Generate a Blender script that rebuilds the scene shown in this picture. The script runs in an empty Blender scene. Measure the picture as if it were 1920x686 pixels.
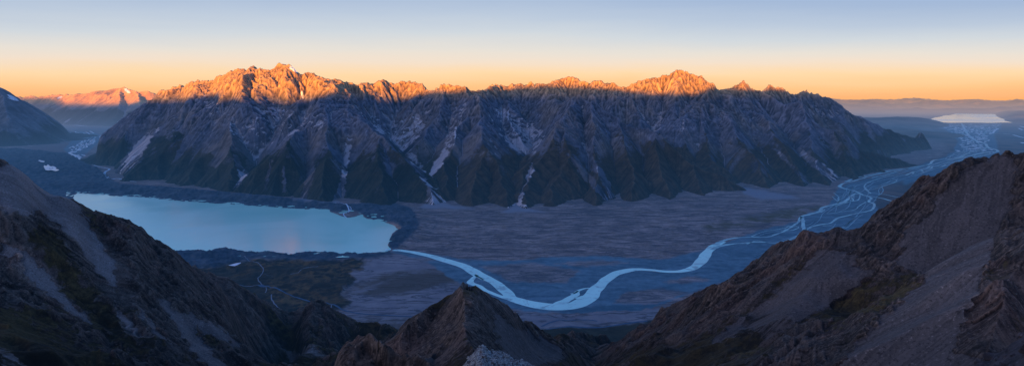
import bpy, math, time
import numpy as np
T0 = time.time()
rng = np.random.default_rng(11)
scene = bpy.context.scene
COL = scene.collection

# ------------------------------------------------------------------ survey: lookout, bearings, distances (metres)
F, CAMZ, HZ = 1144.0, 1100.0, 186.0
TH = math.atan((343 - HZ) / F)
CT, ST = math.cos(TH), math.sin(TH)

def ray(px, py):
    u = (np.asarray(px, float) - 960) / F
    v = (343 - np.asarray(py, float)) / F
    return u, CT + v * ST, -ST + v * CT

def P(px, py, Y):
    x, y, z = ray(px, py)
    t = Y / y
    return x * t, y * t, CAMZ + z * t

def G(px, py, z=0.0):
    x, y, dz = ray(px, py)
    t = (z - CAMZ) / dz
    return x * t, y * t

def proj(x, y, z):
    d = y * CT - (z - CAMZ) * ST
    v = y * ST + (z - CAMZ) * CT
    d = np.where(np.abs(d) < 1e-3, 1e-3, d)
    return 960 + F * x / d, 343 - F * v / d

# ------------------------------------------------------------------ noise
_perm = rng.permutation(256).astype(np.int64)
_perm = np.concatenate([_perm, _perm, _perm])
_ang = rng.random(256) * 2 * np.pi
_gx, _gy = np.cos(_ang), np.sin(_ang)

def pn(x, y, seed=0):
    xi = np.floor(x).astype(np.int64); yi = np.floor(y).astype(np.int64)
    fx = x - xi; fy = y - yi
    xi = (xi + seed * 37) & 255; yi = (yi + seed * 91) & 255
    x1 = (xi + 1) & 255; y1 = (yi + 1) & 255
    def g(a, b, dx, dy):
        k = _perm[_perm[a] + b]
        return _gx[k] * dx + _gy[k] * dy
    u = fx * fx * fx * (fx * (fx * 6 - 15) + 10)
    v = fy * fy * fy * (fy * (fy * 6 - 15) + 10)
    a = g(xi, yi, fx, fy); b = g(x1, yi, fx - 1, fy)
    c = g(xi, y1, fx, fy - 1); d = g(x1, y1, fx - 1, fy - 1)
    return 1.4 * ((a + (b - a) * u) * (1 - v) + (c + (d - c) * u) * v)

def fbm(x, y, oct=5, seed=0, gain=0.5, lac=2.03):
    s = 0; a = 1.0
    for o in range(oct):
        s = s + a * pn(x, y, seed + o); x = x * lac + 17.3; y = y * lac - 9.1; a *= gain
    return s

def ridged(x, y, oct=5, seed=0, gain=0.5, lac=2.07):
    s = 0; a = 1.0; w = 1.0
    for o in range(oct):
        n = 1 - np.abs(pn(x, y, seed + o)); n = n * n * w
        s = s + a * n; w = np.clip(n * 1.6, 0, 1); x = x * lac + 5.1; y = y * lac + 3.7; a *= gain
    return s

def sstep(a, b, x):
    t = np.clip((x - a) / (b - a), 0, 1)
    return t * t * (3 - 2 * t)

def sdf_mask(px, py, poly, soft=2.0, warp=0.0, wl=14.0, seed=0):
    """soft inside test of a shape drawn on the floor, its edge roughened"""
    poly = np.asarray(poly, float)
    m = (px > poly[:, 0].min() - 40) & (px < poly[:, 0].max() + 40) & (py > poly[:, 1].min() - 25) & (py < poly[:, 1].max() + 25)
    out = np.zeros(px.shape)
    x, y = px[m].copy(), py[m].copy()
    if warp:
        x, y = x + warp * 2 * fbm(x / wl / 1.6, y / wl * 1.6, 4, 300 + seed), y + warp * fbm(x / wl / 1.6, y / wl * 1.6, 4, 320 + seed)
    d2 = np.full(x.shape, 1e9); ins = np.zeros(x.shape, bool)
    n = len(poly)
    for i in range(n):
        x0, y0 = poly[i]; x1, y1 = poly[(i + 1) % n]
        dx, dy = x1 - x0, y1 - y0
        t = np.clip(((x - x0) * dx + (y - y0) * dy) / (dx * dx + dy * dy + 1e-9), 0, 1)
        d2 = np.minimum(d2, (x - x0 - t * dx) ** 2 + (y - y0 - t * dy) ** 2)
        if y0 != y1:
            ins ^= ((y0 > y) != (y1 > y)) & (x < (x1 - x0) * (y - y0) / (y1 - y0) + x0)
    d = np.where(ins, -1, 1) * np.sqrt(d2)
    out[m] = 1 - sstep(-soft, soft, d)
    return out

# ------------------------------------------------------------------ terrain from ridges, gullies and running water
class Polar:
    """a fan of ground seen from the lookout: bearings x distances, square cells that grow with distance"""
    def __init__(s, a0, a1, r0, r1, da):
        s.nc = int(round((a1 - a0) / da)) + 1
        s.az = np.linspace(a0, a1, s.nc)
        da = s.az[1] - s.az[0]
        s.nr = int(round(math.log(r1 / r0) / da)) + 1
        s.r = r0 * np.exp(np.arange(s.nr) * da)
        s.da = da
        s.cell = (s.r * da)[:, None]
        s.X = s.r[:, None] * np.sin(s.az)[None, :]
        s.Y = s.r[:, None] * np.cos(s.az)[None, :]
        s.a0, s.a1, s.r0, s.r1 = a0, a1, r0, s.r[-1]

def resample(h, nr, nc):
    r0, c0 = h.shape
    ri = np.linspace(0, r0 - 1, nr); ci = np.linspace(0, c0 - 1, nc)
    a = np.minimum(ri.astype(int), r0 - 2); f = (ri - a)[:, None]
    t = h[a] * (1 - f) + h[a + 1] * f
    b = np.minimum(ci.astype(int), c0 - 2); g = (ci - b)[None, :]
    return t[:, b] * (1 - g) + t[:, b + 1] * g

def blur(h, n):
    for _ in range(n):
        p = np.pad(h, 1, mode='edge')
        h = 0.25 * h + 0.125 * (p[:-2, 1:-1] + p[2:, 1:-1] + p[1:-1, :-2] + p[1:-1, 2:]) + \
            0.0625 * (p[:-2, :-2] + p[:-2, 2:] + p[2:, :-2] + p[2:, 2:])
    return h

def cone(X, Y, H, pts, slope, lab=None, k=None, mode='max'):
    """raise (or cut) the ground along a line of 3-D points; slope is the fall per metre away from the line"""
    for (x0, y0, z0), (x1, y1, z1) in zip(pts[:-1], pts[1:]):
        dx, dy = x1 - x0, y1 - y0
        L = dx * dx + dy * dy + 1e-6
        t = np.clip(((X - x0) * dx + (Y - y0) * dy) / L, 0, 1)
        d = np.hypot(X - x0 - t * dx, Y - y0 - t * dy)
        z = z0 + t * (z1 - z0)
        if mode == 'max':
            z = z - slope * d
            if lab is not None:
                lab[z > H] = k
            np.maximum(H, z, out=H)
        else:
            np.minimum(H, z + slope * d, out=H)
    return H

OFFS = [(-1, 0, 1.0), (1, 0, 1.0), (0, -1, 1.0), (0, 1, 1.0),
        (-1, -1, 1.4142), (-1, 1, 1.4142), (1, -1, 1.4142), (1, 1, 1.4142)]

def flow(h, cell):
    nr, nc = h.shape
    hp = np.pad(h, 1, constant_values=1e9)
    best = np.zeros_like(h); rc = np.arange(nr * nc).reshape(nr, nc); idx = rc.copy()
    dist = np.broadcast_to(cell, h.shape).copy()
    for dr, dc, d in OFFS:
        s = (h - hp[1 + dr:1 + dr + nr, 1 + dc:1 + dc + nc]) / (d * cell)
        m = s > best
        best[m] = s[m]
        rc[m] = idx[m] + dr * nc + dc
        dist[m] = (np.broadcast_to(d * cell, h.shape))[m]
    return rc.ravel(), dist.ravel()

def accumulate(rc, cellarea, nk):
    n = rc.size; me = np.arange(n)
    A = cellarea.copy(); ptr = rc.copy(); live = ptr != me
    for k in range(nk):
        if not live.any(): break
        A = A + np.bincount(ptr[live], weights=A[live], minlength=n)
        live = live & live[ptr]      # a path that has reached its outlet must not be added twice
        ptr = ptr[ptr]
    return A

def erode(g, h, h0, fixed, iters, K, dt, talus, relax=1.0, m=0.45):
    nr, nc = h.shape; n = nr * nc
    cell = np.broadcast_to(g['cell'], h.shape)
    area = (cell ** 2).ravel().copy()
    nk = int(math.ceil(math.log2(nr + nc)))
    fx = fixed.ravel()
    me = np.arange(n)
    for it in range(iters):
        h = (h + dt * relax * h0) / (1 + dt * relax)
        h[fixed] = h0[fixed]
        # lift pits to the lowest neighbour
        for _ in range(2):
            p = np.pad(h, 1, constant_values=1e9)
            mn = np.minimum.reduce([p[1 + a:1 + a + nr, 1 + b:1 + b + nc] for a, b, _d in OFFS])
            h = np.where(fixed, h, np.maximum(h, np.minimum(mn + 0.05, h + 40)))
        rc, dist = flow(h, cell)
        rc = np.where(fx, me, rc)
        A = accumulate(rc, area, nk)
        hv = h.ravel()
        Fk = K * dt * A ** m / dist
        root = rc == me
        a = np.where(root, hv, hv / (1 + Fk)); b = np.where(root, 0.0, Fk / (1 + Fk))
        c = np.where(root, 0.0, talus.ravel() * dist)
        ptr = rc.copy()
        for k in range(nk):
            a = a + b * a[ptr]; b = b * b[ptr]
            ptr = ptr[ptr]
        hv = a
        mcap = hv.copy(); ptr = rc.copy(); cc = c.copy()
        for k in range(nk):
            mcap = np.minimum(mcap, mcap[ptr] + cc)
            cc = cc + cc[ptr]; ptr = ptr[ptr]
        h = mcap.reshape(nr, nc)
    return h, A.reshape(nr, nc), rc, dist.reshape(nr, nc)

def along(rc, v, k, normal=True):
    """average a value over the 2**k cells downhill of each cell"""
    s = v.ravel().copy(); p = rc.copy(); n = 1
    for _ in range(k):
        s = s + s[p]; p = p[p]; n *= 2
    s = s / n
    return s

def lines(tab):
    out = []
    for grp, slope, pts in tab:
        out.append((grp, slope, [tuple(float(q) for q in P(*p)) for p in pts]))
    return out

NZ = 0.2
def crest_fix(g, h, sky, lv, cv):
    tt = np.interp(g.az, sky[0], sky[1]); cols = np.arange(g.nc)
    e = (h - CAMZ) / g.r[:, None]
    rc0 = np.interp(g.az, sky[0], sky[2])
    lr = np.log(g.r[:, None] / rc0[None, :])
    k = np.where(np.abs(lr) < 0.2, e, -9).argmax(0)
    dz = np.clip((tt - e[k, cols]) * g.r[k], -90, 90)
    def win(v, w):
        return np.lib.stride_tricks.sliding_window_view(np.pad(v, w, mode='edge'), 2 * w + 1)
    dz = np.median(win(dz, max(2, int(10 / lv))), axis=1)
    jump = np.abs(np.gradient(np.log(rc0))) / lv
    dz = dz * cv((win(jump, max(1, int(16 / lv))).max(1) < 0.02) * 1.0)
    return np.where(h > -5, h + cv(dz)[None, :] * np.exp(-(lr / 0.16) ** 2), h)

def terrain(a0, a1, r0, r1, da, ridges, gullies, levels, K, talfun, noise, sky=None, warp=None, floor=-25.0,
            its=(60, 40, 14, 6), relax=1.0, gslope=0.8, base=None, skysm=5):
    full = Polar(a0, a1, r0, r1, da)
    h = None
    for li, lv in enumerate(levels):
        g = Polar(a0, a1, r0, full.r1, full.da * lv)
        X, Y = g.X, g.Y
        wx, wy = X, Y
        if warp:
            amp, wl = warp
            wx = X + amp * fbm(X / wl, Y / wl, 4, 3); wy = Y + amp * fbm(X / wl, Y / wl, 4, 23)
        H0 = np.full(X.shape, floor, float); lab = np.full(X.shape, -1, np.int8)
        if base is not None:
            H0[:] = base(X, Y)
        for grp, sl, pts in ridges:
            cone(wx, wy, H0, pts, sl, lab, grp)
        for sl, pts in gullies:
            cone(wx, wy, H0, pts, sl, mode='min')
        H0 = np.maximum(H0, floor)
        fixed = H0 <= floor + 3
        H0 = H0 + np.where(fixed, 0, noise(X, Y))
        H0 = np.maximum(H0, floor)
        fixed[-1, :] = True
        tal = talfun(X, Y, H0)
        gd = dict(cell=g.cell)
        if h is None:
            h = H0 + rng.normal(0, 2.0, H0.shape)
        else:
            h = resample(h, g.nr, g.nc) + rng.normal(0, NZ, H0.shape) * g.cell
        Kv = (K * np.exp(1.1 * fbm(X / (0.14 * r0), Y / (0.14 * r0), 3, 33))).ravel()
        h, A, rc, dist = erode(gd, h, H0, fixed, its[li], Kv, 0.12, tal, relax)
        if sky is not None and li >= 1:
            n = max(1, int(round(skysm * 4 / lv)))
            ker = np.hanning(2 * n + 3)[1:-1]; ker /= ker.sum()
            cv = lambda q: np.convolve(np.pad(q, len(ker) // 2, mode='edge'), ker, 'valid')
            tt = np.interp(g.az, sky[0], sky[1]); cols = np.arange(g.nc)
            for _ in range(2):
                e = (h - CAMZ) / g.r[:, None]
                if len(sky) == 2:                   # stretch each bearing so that its crest stands at the surveyed height
                    k = e.argmax(0); zc = h[k, cols]; rcst = g.r[k]
                    q = np.clip(cv((CAMZ + tt * rcst) / np.maximum(zc, 60)), 0.6, 1.5)
                    h = np.where(h > 0, h * q[None, :], h)
                else:                               # lift or lower the ground round a surveyed crest
                    h = crest_fix(g, h, sky, lv, cv)
    return g, h, A, rc, dist, lab

def gradients(g, h):
    gy, gx = np.gradient(h)
    sl = np.hypot(gx, gy) / g.cell
    return sl

def skyline(pts):
    x, y, z = ray([p[0] for p in pts], [p[1] for p in pts])
    az = np.arctan2(x, y); tn = z / np.hypot(x, y)
    o = np.argsort(az)
    if len(pts[0]) == 3:
        return az[o], tn[o], (np.array([p[2] for p in pts], float) * np.hypot(x, y) / y)[o]
    return az[o], tn[o]

# ------------------------------------------------------------------ mesh building
def grid_mesh(name, X, Y, Z, facemask, mat, attrs=None, colors=None, **tags):
    nr, nc = X.shape
    idx = np.arange(nr * nc).reshape(nr, nc)
    q = np.stack([idx[:-1, :-1], idx[:-1, 1:], idx[1:, 1:], idx[1:, :-1]], -1)
    q = q[facemask].reshape(-1, 4)
    used = np.zeros(nr * nc, bool); used[q.ravel()] = True
    remap = np.cumsum(used) - 1
    q = remap[q]
    co = np.stack([X.ravel()[used], Y.ravel()[used], Z.ravel()[used]], -1).astype(np.float32)
    me = bpy.data.meshes.new(name)
    n, f = len(co), len(q)
    me.vertices.add(n); me.vertices.foreach_set('co', co.ravel())
    me.loops.add(f * 4); me.loops.foreach_set('vertex_index', q.ravel().astype(np.int32))
    me.polygons.add(f)
    me.polygons.foreach_set('loop_start', np.arange(0, f * 4, 4, dtype=np.int32))
    me.polygons.foreach_set('use_smooth', np.ones(f, bool))
    for k, v in (attrs or {}).items():
        a = me.attributes.new(k, 'FLOAT', 'POINT')
        a.data.foreach_set('value', np.ascontiguousarray(v.ravel()[used], dtype=np.float32))
    me.update(calc_edges=True)
    me.materials.append(mat)
    return link(name, me, **tags)

def link(name, me, parent=None, loc=None, **tags):
    o = bpy.data.objects.new(name, me); COL.objects.link(o)
    for k, v in tags.items(): o[k] = v
    if parent: o.parent = parent
    if loc: o.location = loc
    return o

def poly_mesh(name, verts, faces, mat, **tags):
    me = bpy.data.meshes.new(name)
    me.from_pydata([tuple(map(float, v)) for v in verts], [], faces)
    me.update(); me.materials.append(mat)
    return link(name, me, **tags)

def catmull(p, n):
    p = np.asarray(p, float)
    q = np.vstack([2 * p[0] - p[1], p, 2 * p[-1] - p[-2]])
    out = []
    for i in range(1, len(q) - 2):
        t = np.linspace(0, 1, n, endpoint=False)[:, None]
        a, b, c, d = q[i - 1], q[i], q[i + 1], q[i + 2]
        out.append(0.5 * (2 * b + (c - a) * t + (2 * a - 5 * b + 4 * c - d) * t ** 2 + (3 * b - a - 3 * c + d) * t ** 3))
    out.append(q[-2][None])
    return np.vstack(out)

def ribbon(pts, width, z, n=8, jit=0.25, seed=0):
    """pts: picture bearings of a line on the ground; width in metres (number or list). -> verts, faces"""
    w = np.broadcast_to(np.asarray(width, float), (len(pts),)) if np.ndim(width) == 0 else np.asarray(width, float)
    x, y = G([p[0] for p in pts], [p[1] for p in pts])
    c = catmull(np.stack([x, y, w], -1), n)
    t = np.gradient(c[:, :2], axis=0); t /= np.linalg.norm(t, axis=1)[:, None] + 1e-9
    nrm = np.stack([-t[:, 1], t[:, 0]], -1)
    s = np.concatenate([[0], np.cumsum(np.hypot(*np.diff(c[:, :2], axis=0).T))])
    wl = max(1.0, c[:, 2].mean()) * 2.2
    a = c[:, 2] * 0.5 * (1 + jit * pn(s / wl, s * 0 + 1.7 + seed, 5)); b = c[:, 2] * 0.5 * (1 + jit * pn(s / wl, s * 0 + 9.2 + seed, 6))
    L = c[:, :2] + nrm * a[:, None]; R = c[:, :2] - nrm * b[:, None]
    k = len(c)
    zz = z if callable(z) else (lambda x, y: np.full(x.shape, z))
    V = [(L[i, 0], L[i, 1]) for i in range(k)] + [(R[i, 0], R[i, 1]) for i in range(k)]
    V = np.asarray(V); V = np.column_stack([V, zz(V[:, 0], V[:, 1])])
    Fc = [(i, k + i, k + i + 1, i + 1) for i in range(k - 1)]
    return V, Fc

def merge(parts):
    V, Fc, o = [], [], 0
    for v, f in parts:
        V.append(v); Fc += [tuple(i + o for i in q) for q in f]; o += len(v)
    return np.vstack(V), Fc

# ------------------------------------------------------------------ materials
class N:
    def __init__(s, name, tree=None):
        if tree is None:
            s.mat = bpy.data.materials.new(name); s.mat.use_nodes = True; tree = s.mat.node_tree
        s.t = tree; s.t.nodes.clear()
    def n(s, typ, **kw):
        nd = s.t.nodes.new(typ)
        for k, v in kw.items():
            if k.startswith('i_'):
                key = k[2:]; key = int(key) if key.isdigit() else key.replace('_', ' ')
                s.put(nd.inputs[key], v)
            else:
                setattr(nd, k, v)
        return nd
    def put(s, sock, v):
        if isinstance(v, bpy.types.NodeSocket): s.t.links.new(v, sock)
        elif v is not None:
            if isinstance(v, (tuple, list)) and len(v) == 3 and sock.type == 'RGBA': v = (*v, 1)
            sock.default_value = v
    def math(s, op, a, b=None, c=None, clamp=False):
        nd = s.n('ShaderNodeMath', operation=op, use_clamp=clamp)
        s.put(nd.inputs[0], a); s.put(nd.inputs[1], b) if b is not None else None
        if c is not None: s.put(nd.inputs[2], c)
        return nd.outputs[0]
    def mix(s, f, a, b, typ='RGBA', blend='MIX'):
        nd = s.n('ShaderNodeMix', data_type=typ)
        if typ == 'RGBA': nd.blend_type = blend
        ins = [i for i in nd.inputs if i.enabled]
        k = {'RGBA': (0, 6, 7, 2), 'FLOAT': (0, 2, 3, 0)}[typ]
        s.put(nd.inputs[k[0]], f); s.put(nd.inputs[k[1]], a); s.put(nd.inputs[k[2]], b)
        return nd.outputs[k[3]]
    def attr(s, name):
        return s.n('ShaderNodeAttribute', attribute_name=name).outputs['Fac']
    def noise(s, vec, scale, detail=6, rough=0.6, dist=0.0, lac=2.1):
        nd = s.n('ShaderNodeTexNoise', noise_dimensions='3D')
        s.put(nd.inputs['Vector'], vec)
        for k, v in (('Scale', scale), ('Detail', detail), ('Roughness', rough), ('Lacunarity', lac), ('Distortion', dist)):
            nd.inputs[k].default_value = v
        return nd.outputs['Fac']
    def ramp(s, f, stops, interp='LINEAR'):
        nd = s.n('ShaderNodeValToRGB'); cr = nd.color_ramp; cr.interpolation = interp
        while len(cr.elements) < len(stops): cr.elements.new(0.5)
        for e, (p, c) in zip(cr.elements, stops):
            e.position = p; e.color = (*c, 1) if isinstance(c, (tuple, list)) else (c, c, c, 1)
        s.put(nd.inputs[0], f)
        return nd.outputs[0]
    def mapr(s, v, a, b, c=0.0, d=1.0, smooth=True):
        nd = s.n('ShaderNodeMapRange', interpolation_type='SMOOTHSTEP' if smooth else 'LINEAR')
        for i, q in enumerate((v, a, b, c, d)): s.put(nd.inputs[i], q)
        return nd.outputs[0]
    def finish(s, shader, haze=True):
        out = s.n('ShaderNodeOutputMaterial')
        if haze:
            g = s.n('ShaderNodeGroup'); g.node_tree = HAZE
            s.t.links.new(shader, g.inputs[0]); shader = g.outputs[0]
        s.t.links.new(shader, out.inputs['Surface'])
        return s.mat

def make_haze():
    """painted haze: blue glow mixed into each surface, growing with distance from the lookout"""
    t = bpy.data.node_groups.new('haze_glow', 'ShaderNodeTree')
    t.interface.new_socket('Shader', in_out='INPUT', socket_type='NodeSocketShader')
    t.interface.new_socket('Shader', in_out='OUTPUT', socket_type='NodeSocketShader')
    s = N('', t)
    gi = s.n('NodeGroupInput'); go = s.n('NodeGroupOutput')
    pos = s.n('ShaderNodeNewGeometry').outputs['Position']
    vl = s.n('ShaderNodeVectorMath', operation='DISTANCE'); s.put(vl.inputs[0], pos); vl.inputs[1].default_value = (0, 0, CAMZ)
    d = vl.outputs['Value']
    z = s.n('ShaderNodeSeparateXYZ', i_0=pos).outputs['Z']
    # painted haze is weaker on ground that stands high
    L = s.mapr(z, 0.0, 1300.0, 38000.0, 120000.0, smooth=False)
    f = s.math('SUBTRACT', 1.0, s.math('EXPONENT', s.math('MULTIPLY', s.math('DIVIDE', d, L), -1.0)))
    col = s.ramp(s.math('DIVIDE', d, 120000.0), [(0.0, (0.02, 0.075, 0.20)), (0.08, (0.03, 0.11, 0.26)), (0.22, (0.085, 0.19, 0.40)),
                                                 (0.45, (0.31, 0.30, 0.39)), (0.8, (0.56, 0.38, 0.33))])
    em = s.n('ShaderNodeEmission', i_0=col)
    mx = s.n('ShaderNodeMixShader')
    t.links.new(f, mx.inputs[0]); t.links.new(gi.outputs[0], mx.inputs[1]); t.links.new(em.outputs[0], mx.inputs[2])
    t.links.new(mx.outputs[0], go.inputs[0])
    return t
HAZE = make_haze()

def bsdf(s, col, rough=0.9, normal=None, spec=0.2):
    b = s.n('ShaderNodeBsdfPrincipled')
    s.put(b.inputs['Base Color'], col); s.put(b.inputs['Roughness'], rough)
    b.inputs['Specular IOR Level'].default_value = spec
    if normal is not None: s.put(b.inputs['Normal'], normal)
    return b.outputs[0]

def bump(s, height, dist, strength=1.0):
    nd = s.n('ShaderNodeBump'); nd.inputs['Strength'].default_value = strength; nd.inputs['Distance'].default_value = dist
    s.put(nd.inputs['Height'], height)
    return nd.outputs[0]

def mountain_material(name, rock_a, rock_b, scree_a, scree_b, veg_a, veg_b, sc, warm=None, snow=True, bumpd=14.0, summit=None, grit=0.0, sumz=(1050.0, 1350.0), tone=False, brown=None):
    s = N(name)
    geo = s.n('ShaderNodeNewGeometry'); pos = geo.outputs['Position']
    big = s.noise(pos, 0.0016 / sc, 5, 0.55); mid = s.noise(pos, 0.011 / sc, 6, 0.65, 0.4); fine = s.noise(pos, 0.05 / sc, 5, 0.7)
    streak = s.attr('streak')
    # beds of rock: light and dark bands, tilted
    mp = s.n('ShaderNodeMapping'); s.put(mp.inputs['Vector'], pos); mp.inputs['Rotation'].default_value = (0.9, 0.7, 0.2); mp.inputs['Scale'].default_value = (0.6, 0.6, 1.5)
    beds = s.noise(mp.outputs[0], 0.006 / sc, 6, 0.65, 0.6)
    rf = s.math('ADD', s.math('MULTIPLY', mid, 0.5), s.math('ADD', s.math('MULTIPLY', beds, 0.5), s.math('MULTIPLY', s.math('SUBTRACT', streak, 0.5), 0.9)))
    rf = s.mapr(rf, 0.25, 0.78)
    rock = s.mix(rf, rock_a, rock_b)
    if warm:
        rock = s.mix(s.mapr(big, 0.45, 0.65), rock, s.mix(rf, warm[0], warm[1]))
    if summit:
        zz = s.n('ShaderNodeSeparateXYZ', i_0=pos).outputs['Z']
        sumcol = s.mix(rf, summit[0], summit[1]); sumf = s.mapr(zz, sumz[0], sumz[1])  # warm high rock, its orange raised to paint in the evening sunlight
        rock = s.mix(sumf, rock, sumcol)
    scree = s.mix(s.mapr(s.math('ADD', streak, s.math('MULTIPLY', s.math('SUBTRACT', fine, 0.5), 0.5)), 0.25, 0.75), scree_a, scree_b)
    if grit:
        g1 = s.noise(pos, grit, 3, 0.75)
        scree = s.mix(s.mapr(g1, 0.58, 0.72), scree, tuple(min(1, c * 1.9) for c in scree_b))
        scree = s.mix(s.mapr(g1, 0.46, 0.34, 0, 0.8), scree, tuple(c * 0.35 for c in scree_a))
        rock = s.mix(s.mapr(g1, 0.56, 0.72, 0, 0.8), rock, tuple(min(1, c * 1.7) for c in rock_b))
        rock = s.mix(s.mapr(g1, 0.47, 0.34, 0, 0.9), rock, tuple(c * 0.4 for c in rock_a))
    veg = s.mix(s.mapr(s.math('ADD', mid, s.math('MULTIPLY', s.math('SUBTRACT', big, 0.5), 1.2)), 0.3, 0.7), veg_a, veg_b)
    if brown:
        veg = s.mix(s.attr('brown'), veg, s.mix(s.mapr(s.math('ADD', mid, s.math('MULTIPLY', s.math('SUBTRACT', fine, 0.5), 0.6)), 0.32, 0.68), brown[0], brown[1]))
    veg = s.mix(s.mapr(fine, 0.35, 0.7, 0.0, 0.6), veg, tuple(c * 0.5 for c in veg_a))
    vn = s.math('ADD', s.math('MULTIPLY', s.math('SUBTRACT', mid, 0.5), 0.9), s.math('MULTIPLY', s.math('SUBTRACT', fine, 0.5), 0.6))
    vn = s.math('ADD', vn, s.math('MULTIPLY', s.math('SUBTRACT', streak, 0.5), -0.5))
    vm = s.mapr(s.math('ADD', s.attr('veg'), vn), 0.32, 0.68)
    sm = s.mapr(s.math('ADD', s.attr('scree'), s.math('ADD', s.math('MULTIPLY', s.math('SUBTRACT', mid, 0.5), 0.45), s.math('MULTIPLY', s.math('SUBTRACT', streak, 0.5), 0.55))), 0.42, 0.6)
    col = s.mix(vm, rock, veg)
    col = s.mix(sm, col, scree)
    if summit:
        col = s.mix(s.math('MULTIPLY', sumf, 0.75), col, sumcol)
    if snow:
        wm = s.mapr(s.math('ADD', s.attr('snow'), s.math('MULTIPLY', s.math('SUBTRACT', mid, 0.5), 0.7)), 0.45, 0.6)
        col = s.mix(wm, col, (0.78, 0.8, 0.84))
    # shading painted into the colour: hollows darkened, crests lightened
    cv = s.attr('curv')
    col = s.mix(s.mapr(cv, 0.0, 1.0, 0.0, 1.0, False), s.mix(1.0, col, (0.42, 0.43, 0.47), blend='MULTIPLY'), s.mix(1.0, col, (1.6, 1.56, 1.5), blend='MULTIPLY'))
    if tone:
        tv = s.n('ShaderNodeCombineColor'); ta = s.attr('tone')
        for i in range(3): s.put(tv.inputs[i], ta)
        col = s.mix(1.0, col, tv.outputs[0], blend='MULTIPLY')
    hgt = s.math('ADD', s.math('MULTIPLY', mid, 1.0), s.math('ADD', s.math('MULTIPLY', fine, 0.35), s.math('MULTIPLY', streak, 0.35)))
    amt = s.mix(sm, s.mix(vm, 1.0, 0.55, 'FLOAT'), 0.22, 'FLOAT')
    nrm = bump(s, s.math('MULTIPLY', hgt, amt), bumpd)
    return s.finish(bsdf(s, col, 0.92, nrm))

# ------------------------------------------------------------------ world and sun
SUN_EL, SUN_AZ = math.radians(1.5), math.radians(14)     # the light travels towards bearing 14 degrees east of the view axis
def make_world():
    w = bpy.data.worlds.new('World'); scene.world = w; w.use_nodes = True
    s = N('', w.node_tree)
    sky = s.n('ShaderNodeTexSky', sky_type='NISHITA'); sky.sun_disc = False
    sky.sun_elevation = SUN_EL; sky.sun_rotation = math.pi + SUN_AZ; sky.altitude = 1800
    d = s.n('ShaderNodeTexCoord').outputs['Generated']
    sp = s.n('ShaderNodeSeparateXYZ', i_0=d)
    x2 = s.math('MULTIPLY', sp.outputs['X'], sp.outputs['X'])
    z = s.math('MULTIPLY', sp.outputs['Z'], s.math('MULTIPLY_ADD', x2, 0.7, 1.0))
    # faint uneven bands of high haze
    mp = s.n('ShaderNodeMapping'); s.put(mp.inputs['Vector'], d); mp.inputs['Scale'].default_value = (2.5, 2.5, 26.0)
    nz = s.noise(mp.outputs[0], 1.0, 4, 0.55, 0.3)
    z = s.math('ADD', z, s.math('MULTIPLY', s.math('SUBTRACT', nz, 0.5), 0.026))
    z = s.math('ADD', z, s.math('MULTIPLY', sp.outputs['X'], s.mapr(sp.outputs['Z'], 0.02, 0.12, 0.0, 0.022)))
    grad = s.ramp(z, SKY)
    col = s.mix(1.0, grad, s.mix(1.0, sky.outputs[0], (0.015, 0.015, 0.015), blend='MULTIPLY'), blend='ADD')
    # the bright afterglow round the sun, behind the lookout
    dt = s.n('ShaderNodeVectorMath', operation='DOT_PRODUCT'); s.put(dt.inputs[0], d)
    dt.inputs[1].default_value = (-math.sin(SUN_AZ + 0.70), -math.cos(SUN_AZ + 0.70), 0.22)
    gl = s.math('POWER', s.math('MAXIMUM', dt.outputs['Value'], 0.0), 5.0)
    col = s.mix(1.0, col, s.mix(gl, (0, 0, 0), GLOW), blend='ADD')
    b = s.n('ShaderNodeBackground', i_0=col); b.inputs[1].default_value = SKYK
    o = s.n('ShaderNodeOutputWorld'); w.node_tree.links.new(b.outputs[0], o.inputs[0])
SKY = [(0.0, (0.965, 0.434, 0.162)), (0.006, (0.965, 0.468, 0.202)), (0.02, (0.973, 0.565, 0.262)), (0.04, (0.965, 0.68, 0.397)), (0.06, (0.871, 0.723, 0.597)), (0.076, (0.776, 0.723, 0.665)), (0.101, (0.61, 0.658, 0.716)), (0.127, (0.479, 0.565, 0.701)), (0.162, (0.352, 0.462, 0.665)), (0.3, (0.19, 0.36, 0.78)), (0.55, (0.09, 0.25, 0.72)), (1.0, (0.05, 0.18, 0.62))]
SKYK = 1.0
GLOW = (1.10, 0.86, 0.82)
make_world()
sl = bpy.data.lights.new('sun', 'SUN'); sl.energy = 12.0; sl.angle = math.radians(0.5); sl.color = (1.0, 0.375, 0.0)
so = bpy.data.objects.new('sun', sl); COL.objects.link(so)
from mathutils import Vector
ld = Vector((math.sin(SUN_AZ) * math.cos(SUN_EL), math.cos(SUN_AZ) * math.cos(SUN_EL), -math.sin(SUN_EL)))
so.rotation_euler = ld.to_track_quat('-Z', 'Y').to_euler(); so.location = (-3000, -9000, 2600)

cam = bpy.data.cameras.new('camera'); co = bpy.data.objects.new('camera', cam); COL.objects.link(co)
co.location = (0, 0, CAMZ); co.rotation_euler = (math.pi / 2 - TH, 0, 0)
cam.sensor_width = 36; cam.lens = 36 * F / 1920; cam.clip_start = 1.0; cam.clip_end = 400000
scene.camera = co
vs = scene.view_settings; vs.view_transform = 'Standard'; vs.look = 'None'; vs.exposure = 0; vs.gamma = 1
scene.render.engine = 'CYCLES'
scene.cycles.max_bounces = 5; scene.cycles.diffuse_bounces = 2; scene.cycles.glossy_bounces = 3
scene.cycles.use_denoising = True; scene.cycles.denoiser = 'OPENIMAGEDENOISE'; scene.cycles.denoising_input_passes = 'RGB_ALBEDO_NORMAL'; scene.cycles.denoising_prefilter = 'ACCURATE'


D = math.radians
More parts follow.
